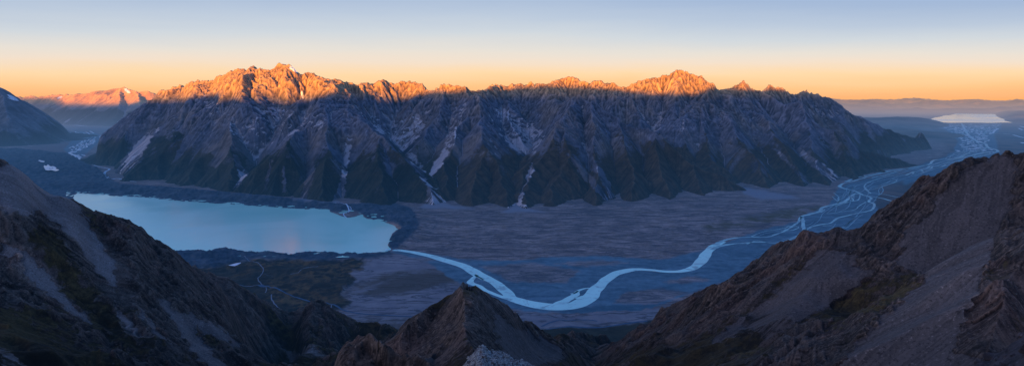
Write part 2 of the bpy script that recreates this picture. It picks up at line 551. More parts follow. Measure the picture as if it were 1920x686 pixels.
# ------------------------------------------------------------------ the main range across the valley
WEST, MID, SPUR, EAST = 0, 1, 2, 3
RANGE = lines([
    (WEST, .95, [(292,176,12500),(345,162,11500),(395,154,10800),(440,135,10300),(475,129,10100),(500,133,10000),(530,122,9800),(563,140,9700),(605,148,9700),(640,153,9800),(680,156,9900),(718,152,10300),(735,158,10400)]),
    (MID, .95, [(735,158,10400),(765,155,10500),(785,155,10400),(805,167,10000),(825,164,9700),(870,166,9600),(905,172,9700),(930,161,10800),(985,159,10800)]),
    (EAST, .95, [(985,159,10800),(1040,152,10500),(1070,148,10300),(1100,156,10200),(1140,156,10000),(1168,164,9900),(1207,152,9800),(1250,142,9900),(1268,135,10000),(1305,144,10000),(1340,162,10300),(1352,170,10600),(1390,159,10800),(1420,172,11000),(1440,166,11500),(1475,172,11700),(1490,177,11800),(1530,178,12000),(1555,185,12200),(1598,214,12600),(1648,234,13000),(1697,251,13500),(1747,260,14000),(1775,277,14300)]),
    (WEST, .95, [(345,162,11500),(317,174,11300),(277,191,11200),(238,216,11100),(198,248,11050),(155,298,11000)]),
    (WEST, .95, [(395,154,10800),(386,168,9800),(350,215,9300),(300,270,8700),(235,325,8200)]),
    (WEST, .95, [(386,168,9800),(406,209,9100),(425,270,8200),(442,330,7450),(447,362,7080)]),
    (WEST, .95, [(406,209,9100),(380,270,8400),(350,320,7900),(335,345,7650)]),
    (WEST, .95, [(640,153,9800),(643,169,8900),(599,209,8350),(549,246,7900),(500,283,7500),(455,322,7250),(432,350,7100)]),
    (WEST, .95, [(599,209,8350),(612,255,7750),(610,300,7150),(598,362,6500)]),
    (WEST, .95, [(549,246,7900),(532,300,7200),(512,355,6800)]),
    (WEST, .95, [(643,169,8900),(665,205,8300),(688,233,7850),(697,280,7250),(715,330,6700),(728,376,6350)]),
    (WEST, .95, [(665,205,8300),(688,229,8050),(727,263,7600),(767,298,7100),(792,338,6600),(802,377,6320)]),
    (WEST, .95, [(480,131,10100),(470,190,9500),(455,230,9200)]),
    (WEST, .95, [(530,122,9800),(540,180,9350),(548,215,9000)]),
    (WEST, .95, [(605,148,9700),(600,180,9300)]),
    (MID, .95, [(785,155,10400),(775,200,9700),(770,240,9100)]),
    (MID, .95, [(870,166,9600),(886,174,9300),(906,215,8500),(907,253,7700),(893,310,6900),(872,370,6300)]),
    (MID, .95, [(825,164,9700),(815,215,8900),(800,255,8300)]),
    (MID, .95, [(886,174,9300),(855,230,8400),(838,290,7500),(828,345,6750)]),
    (MID, .95, [(907,253,7700),(937,320,6800),(947,384,6180)]),
    (MID, .95, [(930,161,10800),(955,200,9600),(965,240,8800)]),
    (SPUR, .95, [(1040,152,10500),(1058,185,9500),(1073,204,8650),(1040,250,7800),(1000,298,7050),(988,340,6550),(982,383,6130)]),
    (SPUR, .95, [(1073,204,8650),(1091,209,8650),(1138,234,8500),(1197,253,8300),(1247,271,8100),(1296,283,7900),(1326,303,7700),(1356,323,7500),(1392,352,7330)]),
    (SPUR, .95, [(1073,204,8650),(1063,258,7700),(1052,310,7000),(1032,372,6280)]),
    (SPUR, .95, [(1110,220,8500),(1125,290,7450),(1120,340,6800),(1112,380,6300)]),
    (SPUR, .95, [(1160,243,8400),(1180,310,7300),(1185,375,6450)]),
    (SPUR, .95, [(1222,262,8200),(1245,320,7300),(1252,370,6700)]),
    (SPUR, .95, [(1296,283,7900),(1312,330,7350),(1318,364,6950)]),
    (EAST, .95, [(1100,156,10200),(1110,195,9700),(1120,215,9500)]),
    (EAST, .95, [(1207,152,9800),(1190,200,9500),(1175,235,9300)]),
    (EAST, .95, [(1207,152,9800),(1220,200,9300),(1240,245,8950)]),
    (EAST, .95, [(1268,135,10000),(1290,190,9300),(1305,240,8800),(1335,300,8150)]),
    (EAST, .95, [(1340,162,10300),(1365,210,9400),(1395,260,8600),(1418,310,8000),(1436,350,7520)]),
    (EAST, .95, [(1390,159,10800),(1425,210,9800),(1462,260,8900),(1490,310,8200),(1500,348,7700)]),
    (EAST, .95, [(1420,172,11000),(1460,190,10600),(1499,204,10300),(1534,234,9900),(1574,251,9700),(1623,278,9800),(1673,298,10000),(1722,310,10200)]),
    (EAST, .95, [(1499,204,10300),(1528,270,9000),(1552,345,7780)]),
    (EAST, .95, [(1574,251,9700),(1592,300,8850),(1606,334,8350)]),
    (EAST, .95, [(1623,278,9800),(1650,310,9300),(1665,322,9200)]),
])
RGULL = [(sl, pts) for _, sl, pts in lines([
    (0, .62, [(830,215,9000),(835,260,8000),(820,310,7200),(812,352,6800)]),
    (0, .62, [(1420,235,9800),(1450,280,8900),(1462,320,8200),(1470,352,7500)]),
    (0, .62, [(300,215,10200),(285,260,9500),(225,325,8500),(205,338,8300)]),
    (0, .62, [(1235,205,9700),(1255,245,9100),(1275,275,8800)]),

    (0, .55, [(545,215,9350),(520,240,9200),(488,272,8500),(461,318,7800),(438,360,7050)]),
    (0, .8, [(556,250,7750),(589,318,6950),(571,374,6500)]),
    (0, .8, [(655,258,7800),(643,338,6800),(628,380,6430)]),
    (0, .58, [(735,200,9700),(727,222,9200),(747,262,8400),(787,320,7300),(806,350,6850),(822,384,6270)]),
    (0, .62, [(960,240,8700),(985,295,7600),(999,322,7050),(974,362,6500),(965,392,6090)]),
    (0, .7, [(1088,268,7750),(1118,320,7000),(1150,376,6400)]),
    (0, .55, [(1120,255,9500),(1230,285,8900),(1300,305,8400),(1350,338,7900),(1402,357,7420)]),
    (0, .6, [(1290,260,8800),(1360,310,8150),(1402,357,7420)]),
    (0, .8, [(1545,205,11500),(1640,262,11200),(1720,292,11600),(1765,300,12000)]),
])]
RSKY = skyline([(100,330),(155,297),(198,248),(238,216),(277,191),(300,175),(318,169),(345,161),(365,155),(380,151),(395,154),(415,142),(440,134),(475,128),(500,132),(515,129),(530,121),(545,128),(563,140),(585,137),(605,148),(622,150),(640,153),(655,158),(680,156),(690,158),(700,155),(718,151),(735,158),(750,156),(765,154),(785,155),(800,166),(812,170),(825,163),(850,162),(870,165),(885,171),(905,171),(912,166),(930,161),(950,162),(975,158),(985,160),(1000,158),(1020,160),(1040,152),(1070,147),(1085,151),(1100,156),(1120,153),(1140,156),(1160,162),(1170,164),(1185,160),(1207,151),(1230,148),(1250,142),(1268,134),(1285,138),(1305,144),(1320,150),(1340,162),(1352,170),(1370,163),(1390,158),(1405,163),(1420,172),(1440,165),(1455,165),(1475,172),(1490,177),(1505,172),(1530,178),(1555,185),(1580,200),(1600,214),(1630,227),(1665,243),(1700,254),(1740,261),(1775,280)])

_a = np.linspace(RSKY[0][0], RSKY[0][-1], 2400); _t = np.interp(_a, *RSKY)
_k = np.hanning(161); _k /= _k.sum()
RSKY = (_a, _t + 0.5 * (_t - np.convolve(np.pad(_t, 80, mode='edge'), _k, 'valid')))      # crest points stand out from their saddles

def tal_range(X, Y, H):
    n = fbm(X / 700, Y / 700, 3, 40)
    up = sstep(600, 1250, H)
    return 0.88 + 0.2 * n + up * (0.55 + 0.5 * n)

def noise_range(X, Y):
    return 55 * (ridged(X / 900, Y / 900, 4, 60) - 1.0) + 30 * fbm(X / 260, Y / 260, 3, 70)

def surface_attrs(g, h, A, rc, k=5):
    wn = rng.normal(0, 1, h.shape)
    st = along(rc, wn, k).reshape(h.shape)
    st = st / (st.std() + 1e-9)
    st = np.clip(0.5 + 0.2 * st, 0, 1)
    hb = blur(h, 3); hbb = blur(h, 24)
    c1 = (h - hb) / g.cell; c2 = (h - hbb) / g.cell
    return st, c1, c2

RK = 0.85
SCREE_R = [[(400,195),(440,200),(520,200),(590,215),(560,245),(520,268),(490,290),(470,320),(450,345),(440,355),(452,320),(470,290),(430,250)],
    [(655,190),(700,205),(735,215),(750,245),(790,310),(806,350),(798,350),(760,290),(720,255),(680,220)], [(745,230),(780,212),(800,230),(772,285),(800,330),(785,320),(755,270)],
    [(880,185),(870,230),(840,290),(812,335),(806,325),(830,270),(850,215)], [(560,225),(600,208),(618,220),(600,245),(585,245)],
    [(905,200),(960,205),(1010,240),(1040,250),(1000,290),(970,290),(940,260)],
    [(255,258),(285,255),(270,290),(240,325),(205,335),(235,300)], [(380,175),(400,185),(420,230),(400,250),(385,210)], [(1500,205),(1540,195),(1580,215),(1540,230)]]
CHUTE_R = [[(578,285),(592,318),(582,350),(574,376),(560,376),(576,330)], [(648,258),(662,255),(656,290),(650,330),(645,378),(622,380),(638,340)], [(800,340),(815,360),(845,384),(870,391),(780,391),(800,370)],
    [(1085,262),(1094,262),(1118,305),(1145,345),(1152,370),(1143,372),(1130,340),(1105,300)], [(1063,288),(1078,290),(1100,320),(1125,350),(1146,380),(1130,372),(1090,330)],
    [(996,300),(1003,320),(985,350),(978,380),(1005,393),(945,393),(968,378),(985,340)], [(1230,210),(1245,212),(1235,250),(1215,264)], [(1280,220),(1290,225),(1275,278),(1266,272)], [(1295,240),(1305,245),(1312,284),(1300,277)],
    [(1480,270),(1500,275),(1560,320),(1590,347),(1570,347),(1520,310)], [(1450,280),(1458,280),(1520,340),(1532,350),(1512,347)], [(300,240),(250,300),(212,332),(228,300),(285,240)],
    [(905,258),(915,250),(932,275),(942,302),(925,290)], [(1172,165),(1184,172),(1205,215),(1212,240),(1198,222)], [(436,290),(446,292),(462,330),(452,340)], [(350,255),(360,262),(330,310),(318,310)], [(505,300),(512,300),(500,360),(492,360)], [(530,310),(536,312),(538,362),(530,362)]]
VEG_R = [[(155,300),(200,255),(240,270),(225,310),(260,337),(210,337)], [(260,335),(300,280),(340,250),(380,260),(400,300),(440,330),(445,364),(340,355)], [(450,367),(480,310),(520,290),(545,300),(560,374)],
    [(575,374),(590,320),(610,300),(635,340),(625,380)], [(645,380),(660,320),(685,240),(700,250),(700,300),(690,380)], [(700,250),(730,280),(770,310),(795,345),(803,380),(760,382),(750,330),(720,290)],
    [(850,388),(870,330),(900,270),(925,300),(945,330),(965,360),(940,394)], [(985,394),(1000,340),(1030,280),(1062,255),(1080,290),(1130,372),(1120,392)], [(1100,225),(1200,256),(1290,283),(1395,354),(1300,367),(1160,387),(1140,330)],
    [(1440,352),(1460,310),(1480,290),(1540,347)], [(1560,300),(1640,300),(1720,310),(1580,347)], [(1600,240),(1770,275),(1720,290),(1640,270)]]
def make_range():
    g, h, A, rc, dist, lab = terrain(-D(46), D(44), 5700, 16500, 0.0011, RANGE, RGULL, (8, 4, 2, 1), RK, tal_range, noise_range,
                                     RSKY, (90, 1300), its=(70, 40, 20, 10), relax=1.5, skysm=3)
    # rock texture in the last tens of metres
    sl = gradients(g, h)
    X, Y = g.X, g.Y
    rocky = sstep(0.45, 0.95, sl) * sstep(0, 200, h)
    h = h + rocky * (26 * (ridged(X / 130, Y / 130, 4, 90) - 0.9)) * sstep(250, 900, h)
    h = h + 30 * (ridged(X / 240, Y / 240, 5, 95, 0.62) - 0.95) * sstep(950, 1300, h)
    sl = gradients(g, h)
    st, c1, c2 = surface_attrs(g, h, A, rc)
    px, py = proj(X, Y, h)
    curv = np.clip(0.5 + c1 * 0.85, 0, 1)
    up = sstep(420, 1050, h)
    lowslope = 1 - sstep(0.62, 0.85, blur(sl, 2))
    fl = sstep(4.0, 6.2, np.log10(A))
    gul = sstep(4.6, 5.8, np.log10(A))
    n1 = fbm(X / 420, Y / 420, 4, 120)
    hol = sstep(0.1, 1.6, -c2)
    scree = 0.12 + 0.75 * hol * (0.25 + 0.75 * up) * (1 - 0.7 * sstep(900, 1150, h)) + 0.45 * fl * sstep(60, 300, h) * (0.5 + 0.5 * up) + 0.75 * gul * sstep(-8, 12, h) * (0.6 + 0.6 * n1)
    scree += 0.25 * n1 - 0.35 * sstep(0.85, 1.3, sl)
    n2 = fbm(X / 1300, Y / 1300, 3, 140)
    veg = 0.98 - 0.95 * sstep(80, 820, h + 230 * n1 + 160 * n2 - 110 * np.clip(c2, -1.5, 1.5)) - 0.35 * sstep(0.8, 1.2, sl) - 0.5 * gul - 0.25 * fl
    veg += 0.2 * (st - 0.5)
    def zone(polys, soft, warp, wl):
        return np.maximum.reduce([sdf_mask(px, py, q, soft, warp, wl) for q in polys])
    zs = zone(SCREE_R, 4, 3, 14); zv = zone(VEG_R, 13, 7, 22); zc = zone(CHUTE_R, 1.5, 2, 10)
    scree = scree + 0.50 * zs + 0.44 * zc - 0.35 * zv
    veg = veg + 0.38 * zv - 0.6 * zs - 0.6 * zc
    scree = scree - 0.10 * sstep(1150, 1450, px)
    snow = np.zeros_like(h)
    snow = 0.85 * np.exp(-(((px - 549 - (py - 128) * 0.9) / 9) ** 2 + ((py - 130) / 9) ** 2)) * (h > 1100)
    snow = np.maximum(snow, 0.8 * np.exp(-(((px - 566 - (py - 175) * 0.2) / 3) ** 2 + ((py - 178) / 12) ** 2)) * (h > 900))
    brown = np.clip(sstep(790, 880, px) + 0.8 * sstep(0.1, 0.6, n2) * sstep(200, 450, h), 0, 1) * (1 - 0.6 * sstep(1420, 1520, px))
    attrs = dict(streak=st, curv=curv, scree=scree, veg=veg, snow=snow, brown=brown)
    keep = np.maximum.reduce([h[:-1, :-1], h[1:, :-1], h[:-1, 1:], h[1:, 1:]]) > -8
    labc = lab[:-1, :-1].copy(); labc[labc < 0] = WEST
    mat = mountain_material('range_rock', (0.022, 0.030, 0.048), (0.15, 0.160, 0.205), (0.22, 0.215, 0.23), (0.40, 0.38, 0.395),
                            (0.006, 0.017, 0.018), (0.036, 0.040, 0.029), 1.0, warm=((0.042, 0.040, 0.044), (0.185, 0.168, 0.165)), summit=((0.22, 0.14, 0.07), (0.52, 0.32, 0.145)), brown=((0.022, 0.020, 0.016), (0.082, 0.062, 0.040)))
    names = {WEST: ('west', 'tall grey massif with orange sunlit summit wall standing above the turquoise lake'),
             MID: ('mid', 'grey mountain of bare streaked slopes between the two deep central gullies'),
             SPUR: ('spur', 'dark brown grassy spur falling in triangles to the fan right of the pale gravel cone'),
             EAST: ('east', 'long dark blue mountain with the broad rocky orange peak above the braided river')}
    for k, (nm, lb) in names.items():
        grid_mesh('mountain', X, Y, h, keep & (labc == k), mat, attrs, kind='structure', category='mountain', label=lb, group='mountains of the main range')
    return g, h
RG, RH = make_range()
print('range', round(time.time() - T0, 1))

# ------------------------------------------------------------------ the left hand valley: a dark near mountain and the far snowy range
def make_upper_valley():
    tab = lines([
        (0, .75, [(-220,120,17500),(-100,150,17200),(0,167,17000),(12,172,16700),(38,188,16500),(62,198,16500),(90,215,17000),(118,235,18000),(134,249,19300)]),
        (0, .62, [(0,167,17000),(20,220,15200),(45,268,14700)]),
        (0, .62, [(-100,150,17200),(-60,220,15000),(-40,270,14200)]),
        (0, .62, [(38,188,16500),(75,235,15900),(95,258,16300)]),
        (1, .60, [(-60,182,33000),(40,184,31500),(85,182,31000),(118,180,30500),(150,178,30000),(185,168,29500),(222,165,29000),(258,174,28500),(290,176,28500),(350,180,29000),(420,190,29000)]),
        (1, .60, [(150,178,30000),(165,205,27500),(175,222,26300)]),
        (1, .60, [(222,165,29000),(225,195,27000),(215,228,25300)]),
        (1, .60, [(258,174,28500),(265,200,26500),(275,230,24300)]),
        (1, .60, [(85,182,31000),(100,210,28500),(120,226,27500)]),
    ])
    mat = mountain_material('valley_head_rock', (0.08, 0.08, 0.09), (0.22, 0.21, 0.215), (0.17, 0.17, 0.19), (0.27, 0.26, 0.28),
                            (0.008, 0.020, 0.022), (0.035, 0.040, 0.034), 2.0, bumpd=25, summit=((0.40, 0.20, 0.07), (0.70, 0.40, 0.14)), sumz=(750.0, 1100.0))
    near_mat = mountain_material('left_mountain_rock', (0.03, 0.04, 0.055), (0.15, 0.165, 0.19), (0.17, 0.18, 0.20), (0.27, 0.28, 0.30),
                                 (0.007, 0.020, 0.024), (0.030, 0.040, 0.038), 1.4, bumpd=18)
    for which, a0, a1, r0, r1, sk, lb, mt in [
        (0, -46, -33, 13000, 24000, [(-120,140),(0,167),(12,172),(38,187),(62,198),(90,215),(118,235),(133,248),(150,266)],
         'dark blue mountain with a snow dusted top at the left edge of the picture', near_mat),
        (1, -45, -22, 22500, 47000, [(-120,185),(40,183),(48,181),(62,181),(75,184),(85,181),(100,178),(118,180),(130,176),(150,178),(170,172),(185,168),(192,170),(200,168),(210,170),(222,164),(240,166),(258,174),(272,172),(285,173),(292,177),(330,182),(420,190)],
         'distant snow flecked range closing the head of the grey left hand valley', mat)]:
        g, h, A, rc, dist, lab = terrain(D(a0), D(a1), r0, r1, 0.0012, [q for q in tab if q[0] == which], [], (4, 2, 1), 0.35,
                                         lambda X, Y, H: 0.68 + 0.15 * fbm(X / 1500, Y / 1500, 3, 44) + 0.5 * sstep(900, 1500, H),
                                         lambda X, Y: 80 * (ridged(X / 1900, Y / 1900, 4, 61) - 1.0), skyline(sk), (120, 3000), its=(50, 24, 8), skysm=2)
        X, Y = g.X, g.Y
        h = h + 60 * (ridged(X / 1000, Y / 1000, 5, 96, 0.58) - 0.95) * sstep(600, 1250, h)
        sl = gradients(g, h)
        st, c1, c2 = surface_attrs(g, h, A, rc)
        n1 = fbm(X / 900, Y / 900, 4, 121)
        px, py = proj(X, Y, h)
        scree = 0.20 + 0.45 * sstep(0.2, 2.0, -c2) + 0.25 * n1 + 0.3 * sstep(5, 6.5, np.log10(A))
        veg = (0.75 - sstep(150, 800, h + 260 * n1)) if which == 0 else (1.0 - sstep(250, 1000, h + 200 * n1))
        if which == 0:
            snow = 1.0 * sstep(950, 1250, h + 250 * n1) * sstep(-0.3, 0.7, -c2 + 0.4)
        else:
            snow = sstep(0, 25, px - 65) * (1 - sstep(105, 135, px)) * sstep(950, 1250, h) * sstep(-0.3, 0.7, -c2 + 0.5)
            snow = np.maximum(snow, 0.75 * np.exp(-(((px - 238 - (py - 170)) / 7) ** 2 + ((py - 171) / 7) ** 2)))
        attrs = dict(streak=st, curv=np.clip(0.5 + c1 * 0.7, 0, 1), scree=scree, veg=veg, snow=snow)
        keep = np.maximum.reduce([h[:-1, :-1], h[1:, :-1], h[:-1, 1:], h[1:, 1:]]) > -8
        grid_mesh('mountain', X, Y, h, keep, mt, attrs, kind='structure', category='mountain', label=lb)

make_upper_valley()
print('upper', round(time.time() - T0, 1))

# ------------------------------------------------------------------ low hills round the far lake, mountains on the skyline
def make_far_hills():
    g = Polar(D(20), D(46), 15000, 130000, 0.0016)
    X, Y = g.X, g.Y
    px0, py0 = proj(X, Y, np.zeros_like(X))
    r = np.broadcast_to(g.r[:, None], X.shape)
    n = ridged(X / 9000, Y / 9000, 5, 201) - 0.85
    far = sstep(56000, 82000, r)
    tt = np.interp(px0[-1], [1450,1545,1580,1610,1640,1670,1700,1715,1740,1770,1800,1830,1860,1890,1905,1920,1990],
                   [178,184,187,187,186,187,185,184,186,188,187,186,188,188,186,187,187])
    h = np.where(r > 30000, far * (420 + 520 * n), 0)
    # a known skyline
    e = ((h - CAMZ) / r).max(0); k = ((h - CAMZ) / r).argmax(0)
    rk = g.r[k]
    target = CAMZ - (tt - 186 - 0.0) / F * rk
    s = np.clip(target / np.maximum(h[k, np.arange(g.nc)], 100), 0.3, 4)
    ker = np.hanning(9)[1:-1]; ker /= ker.sum()
    s = np.convolve(np.pad(s, 3, mode='edge'), ker, 'valid')
    h = h * s[None, :]
    # rounded hill islands (bearing, distance, half widths, height)
    def lump(px, py, wx, wy, hh):
        nonlocal h
        x, y = G(px, py)
        x = float(x); y = float(y)
        rr = math.hypot(x, y); sc = rr / F
        az0 = math.atan2(x, y)
        A = (np.arctan2(X, Y) - az0) / (wx * 1.0 / F)
        B = (1 / r - 1 / rr) * CAMZ * F / wy
        q = np.clip(1 - A * A - B * B, 0, 1) ** 0.8
        h = np.maximum(h, hh * q * (0.62 + 0.75 * (n + 0.3)))
    lump(1672, 233, 75, 7, 230); lump(1712, 231, 38, 4, 170); lump(1625, 230, 40, 8, 240)
    lump(1700, 252, 75, 6, 160); lump(1660, 247, 60, 7, 240)
    lump(1722, 203, 40, 2.5, 420)
    lump(1915, 214, 30, 10, 260); lump(1925, 226, 26, 4, 120)
    h = np.where(h < 3, -30, h)
    keep = np.maximum.reduce([h[:-1, :-1], h[1:, :-1], h[:-1, 1:], h[1:, 1:]]) > 0
    s = N('far_hill')
    pos = s.n('ShaderNodeNewGeometry').outputs['Position']
    f = s.noise(pos, 0.0009, 6, 0.6)
    col = s.mix(s.mapr(f, 0.35, 0.65), (0.025, 0.035, 0.036), (0.13, 0.105, 0.08))
    mat = s.finish(bsdf(s, col, 0.95))
    split = g.r[:-1, None] < 45000
    nearm = np.broadcast_to(split, keep.shape)
    grid_mesh('hills', X, Y, h, keep & nearm, mat, kind='structure', category='hills', label='low dark hills lying before the pale far lake')
    grid_mesh('hills', X, Y, h, keep & ~nearm, mat, kind='structure', category='hills', label='hazy pink mountains along the horizon behind the far lake')
make_far_hills()

# ------------------------------------------------------------------ the valley floor
LAKE = [(145,362),(200,367),(260,370),(320,376),(400,381),(480,386),(560,392),(616,394),(622,399),(640,406),(652,409),(668,406),(680,402),(681,407),(690,411),(720,416),(738,421),(750,432),(735,440),(729,450),(728,460),(733,467),(725,471),(700,472),(660,474),(640,475),(600,472),(560,474),(500,474),(430,470),(330,468),(250,440),(180,405),(150,385),(138,370)]
MOR_L = [(-260,270),(40,280),(128,289),(150,303),(176,313),(200,331),(212,341),(300,353),(440,368),(560,378),(640,385),(690,383),(700,391),(640,397),(560,393),(480,388),(400,383),(320,378),(260,372),(200,368),(145,362),(100,400),(-260,430)]
MOR_T = [(640,386),(690,378),(745,381),(772,394),(787,425),(775,443),(752,461),(736,469),(726,464),(728,448),(752,432),(738,419),(690,409),(676,400)]
MOR_N = [(300,470),(380,464),(430,453),(455,453),(500,463),(545,470),(590,463),(640,472),(700,473),(732,469),(736,478),(690,483),(600,488),(480,484),(400,503),(320,500)]
VEG = [(300,480),(480,484),(600,487),(690,482),(668,505),(657,540),(642,572),(600,600),(650,650),(500,660),(380,560)]
FANP = [(690,482),(745,474),(790,488),(845,507),(880,530),(960,580),(1100,590),(1260,580),(1260,640),(640,640),(640,585),(658,555),(664,515)]
BLUE = [(735,467),(800,474),(870,487),(960,488),(1040,481),(1140,480),(1240,487),(1330,466),(1400,440),(1450,425),(1500,415),(1515,400),(1550,388),(1562,372),(1572,352),(1590,345),(1640,331),(1700,318),(1760,298),(1785,287),(1797,265),(1785,250),(1750,234),(1880,233),(1865,255),(1875,292),(1740,335),(1690,347),(1650,358),(1640,385),(1655,400),(1600,470),(1500,480),(1350,530),(1200,585),(1100,588),(1000,585),(940,575),(860,530),(800,490),(735,472)]
ISLES = [[(1640,372),(1690,362),(1700,380),(1665,396),(1645,388)],[(1640,352),(1690,340),(1700,350),(1665,358)],[(1040,494),(1120,488),(1180,492),(1100,500)],[(900,500),(1000,492),(1090,508),(1060,530),(960,528)],
         [(1170,548),(1240,540),(1290,548),(1230,570),(1150,568)],[(1245,528),(1300,517),(1335,524),(1280,532)],[(780,482),(820,486),(800,490)],[(1650,332),(1720,318),(1700,326)]]
FANS = [[(940,398),(958,386),(966,376),(975,386),(1000,393),(1020,398)],[(785,390),(805,376),(820,370),(845,384),(890,392)],[(1388,352),(1405,352),(1480,366),(1500,372),(1430,374),(1395,365)],[(600,386),(628,376),(655,386)],[(550,380),(572,370),(592,382)]]
OLIVE = [[(1380,412),(1450,398),(1530,385),(1545,390),(1480,410),(1400,422)],[(1310,425),(1400,412),(1420,420),(1340,432)]]
DARKV = [(1000,625),(1060,622),(1200,612),(1270,600),(1280,680),(1000,690)]
FARBR = [(1590,420),(1640,345),(1780,285),(1770,270),(1640,232),(1560,210),(1920,195),(2010,192),(2010,300),(1880,300)]
MAUVE_L = [(40,282),(130,288),(150,280),(165,268),(150,262),(175,250),(210,245),(205,236),(150,238),(130,250),(90,265)]
DRYB = [(128,289),(150,302),(160,290),(190,262),(185,252),(150,246),(120,280)]

FL = {}
def make_floor():
    az = np.linspace(-D(52), D(52), 1400)
    dep = np.concatenate([np.arange(5, 110, 0.55), np.arange(110, 330, 0.85), np.arange(330, 760, 1.6)])[::-1]
    r = CAMZ * F / dep
    X = r[:, None] * np.sin(az)[None, :]; Y = r[:, None] * np.cos(az)[None, :]
    PX, PY = proj(X, Y, np.zeros_like(X))
    nn = fbm(X / 260, Y / 260, 4, 400); nf = ridged(X / 90, Y / 90, 3, 420) - 0.9
    lake = sdf_mask(PX, PY, LAKE, 1.4, 0.7, 10)
    ml = sdf_mask(PX, PY, MOR_L, 3, 1.5); mt = sdf_mask(PX, PY, MOR_T, 3.0, 1.5); mn = sdf_mask(PX, PY, MOR_N, 4, 2)
    mor = np.maximum.reduce([ml, mt, mn])
    blue = sdf_mask(PX, PY, BLUE, 2.5, 2.0)
    for i in ISLES: blue = blue * (1 - 0.85 * sdf_mask(PX, PY, i, 3, 2.5, 10))
    blue = np.maximum(blue, 0.9 * sdf_mask(PX, PY, DRYB, 2, 1))
    veg = sdf_mask(PX, PY, VEG, 4, 9, 30); fan = sdf_mask(PX, PY, FANP, 4, 7, 30)
    fans = np.maximum.reduce([sdf_mask(PX, PY, f, 3, 1.5) for f in FANS])
    olive = np.maximum.reduce([sdf_mask(PX, PY, f, 5, 4) for f in OLIVE])
    darkv = sdf_mask(PX, PY, DARKV, 5, 4)
    farbr = sdf_mask(PX, PY, FARBR, 6, 3); mauve = sdf_mask(PX, PY, MAUVE_L, 2, 1)
    Z = np.zeros_like(X)
    # moraine walls round the glacial lake
    def wall(pts, slope, side=None):
        nonlocal Z
        hh = np.full(X.shape, -1e3)
        q = [(*map(float, G(p[0], p[1])), p[2]) for p in pts]
        cone(X + 40 * nn, Y + 60 * nn, hh, q, slope)
        Z = np.maximum(Z, hh + np.where(hh > 3, 6 * nf + 5 * nn, 0))
    wall([(60,345,55),(200,353,60),(300,359,62),(440,371,56),(560,381,46),(640,388,32),(690,388,26)], 0.20)
    wall([(700,394,26),(745,394,34),(770,408,36),(772,428,30),(752,449,26),(740,463,12)], 0.13)
    wall([(330,478,26),(400,478,24),(440,467,30),(480,470,16),(545,479,8),(600,474,18),(680,479,8)], 0.16)
    plate = ml * sstep(0, 10, (344 + (PX - 200) * 0.06) - PY)
    Z = np.maximum(Z, plate * (36 + 16 * nn + 12 * nf))
    Z = Z + mor * (7 * nf + 5 * nn)
    Z = Z + veg * (14 * nn + 7 * nf + 4) + fan * 2.0 * nn * 0.5
    Z = Z + sdf_mask(PX, PY, [(940,598),(1000,585),(1060,596),(1140,580),(1250,582),(1290,600),(1290,700),(900,700)], 8, 4) * (18 + 10 * nn)
    Z = Z * (1 - lake) - 9 * lake
    riv = np.maximum(blue, fans * 0)
    Z = Z * (1 - 0.95 * blue)
    FL.update(r=r, az=az, Z=Z)
    attrs = dict(blue=blue, moraine=mor, veg=veg, fan=fan, gravel=fans, olive=olive, dark=darkv, far=farbr, mauve=mauve)
    s = N('valley_floor')
    pos = s.n('ShaderNodeNewGeometry').outputs['Position']
    a = s.attr
    def stretch(rot, sx, sy):
        m = s.n('ShaderNodeMapping'); s.put(m.inputs['Vector'], pos); m.inputs['Rotation'].default_value = (0, 0, rot); m.inputs['Scale'].default_value = (sx, sy, 1)
        return m.outputs[0]
    big = s.noise(pos, 0.0011, 5, 0.6, 0.6); mid = s.noise(pos, 0.006, 6, 0.65, 0.4); fine = s.noise(pos, 0.022, 6, 0.7)
    st1 = s.noise(stretch(-0.15, 0.6, 1.3), 0.004, 7, 0.68, 1.6)            # old channels across the fan
    veins = s.math('ABSOLUTE', s.math('SUBTRACT', s.noise(stretch(0.9, 0.5, 1.9), 0.0042, 5, 0.6, 1.2), 0.5))
    veins = s.mapr(veins, 0.0, 0.045, 1.0, 0.0)
    veins2 = s.mapr(s.math('ABSOLUTE', s.math('SUBTRACT', s.noise(stretch(-0.12, 0.4, 1.8), 0.003, 6, 0.65, 1.5), 0.5)), 0.0, 0.05, 1.0, 0.0)
    base = s.mix(s.mapr(st1, 0.35, 0.68), (0.13, 0.113, 0.110), (0.36, 0.275, 0.24))
    base = s.mix(s.mapr(s.math('ADD', s.math('MULTIPLY', mid, 0.5), s.math('MULTIPLY', fine, 0.5)), 0.48, 0.6, 0, 0.7), base, (0.18, 0.128, 0.096))
    veins3 = s.mapr(s.math('ABSOLUTE', s.math('SUBTRACT', s.noise(stretch(-0.2, 0.5, 1.4), 0.008, 6, 0.7, 1.2), 0.5)), 0.0, 0.04, 1.0, 0.0)
    base = s.mix(s.math('MULTIPLY', veins3, 0.6), base, (0.05, 0.05, 0.055))
    base = s.mix(s.math('MULTIPLY', veins2, 0.75), base, (0.042, 0.045, 0.055))
    far = s.mix(s.mapr(big, 0.35, 0.65), (0.045, 0.055, 0.06), (0.15, 0.11, 0.09))
    col = s.mix(a('far'), base, far)
    col = s.mix(s.math('MULTIPLY', a('olive'), s.mapr(mid, 0.35, 0.6)), col, (0.075, 0.065, 0.03))
    col = s.mix(a('mauve'), col, s.mix(mid, (0.10, 0.08, 0.085), (0.16, 0.125, 0.12)))
    fanc = s.mix(s.mapr(mid, 0.3, 0.7), (0.15, 0.14, 0.15), (0.25, 0.225, 0.22))
    fanc = s.mix(s.math('MULTIPLY', veins, 0.8), fanc, (0.04, 0.042, 0.05))
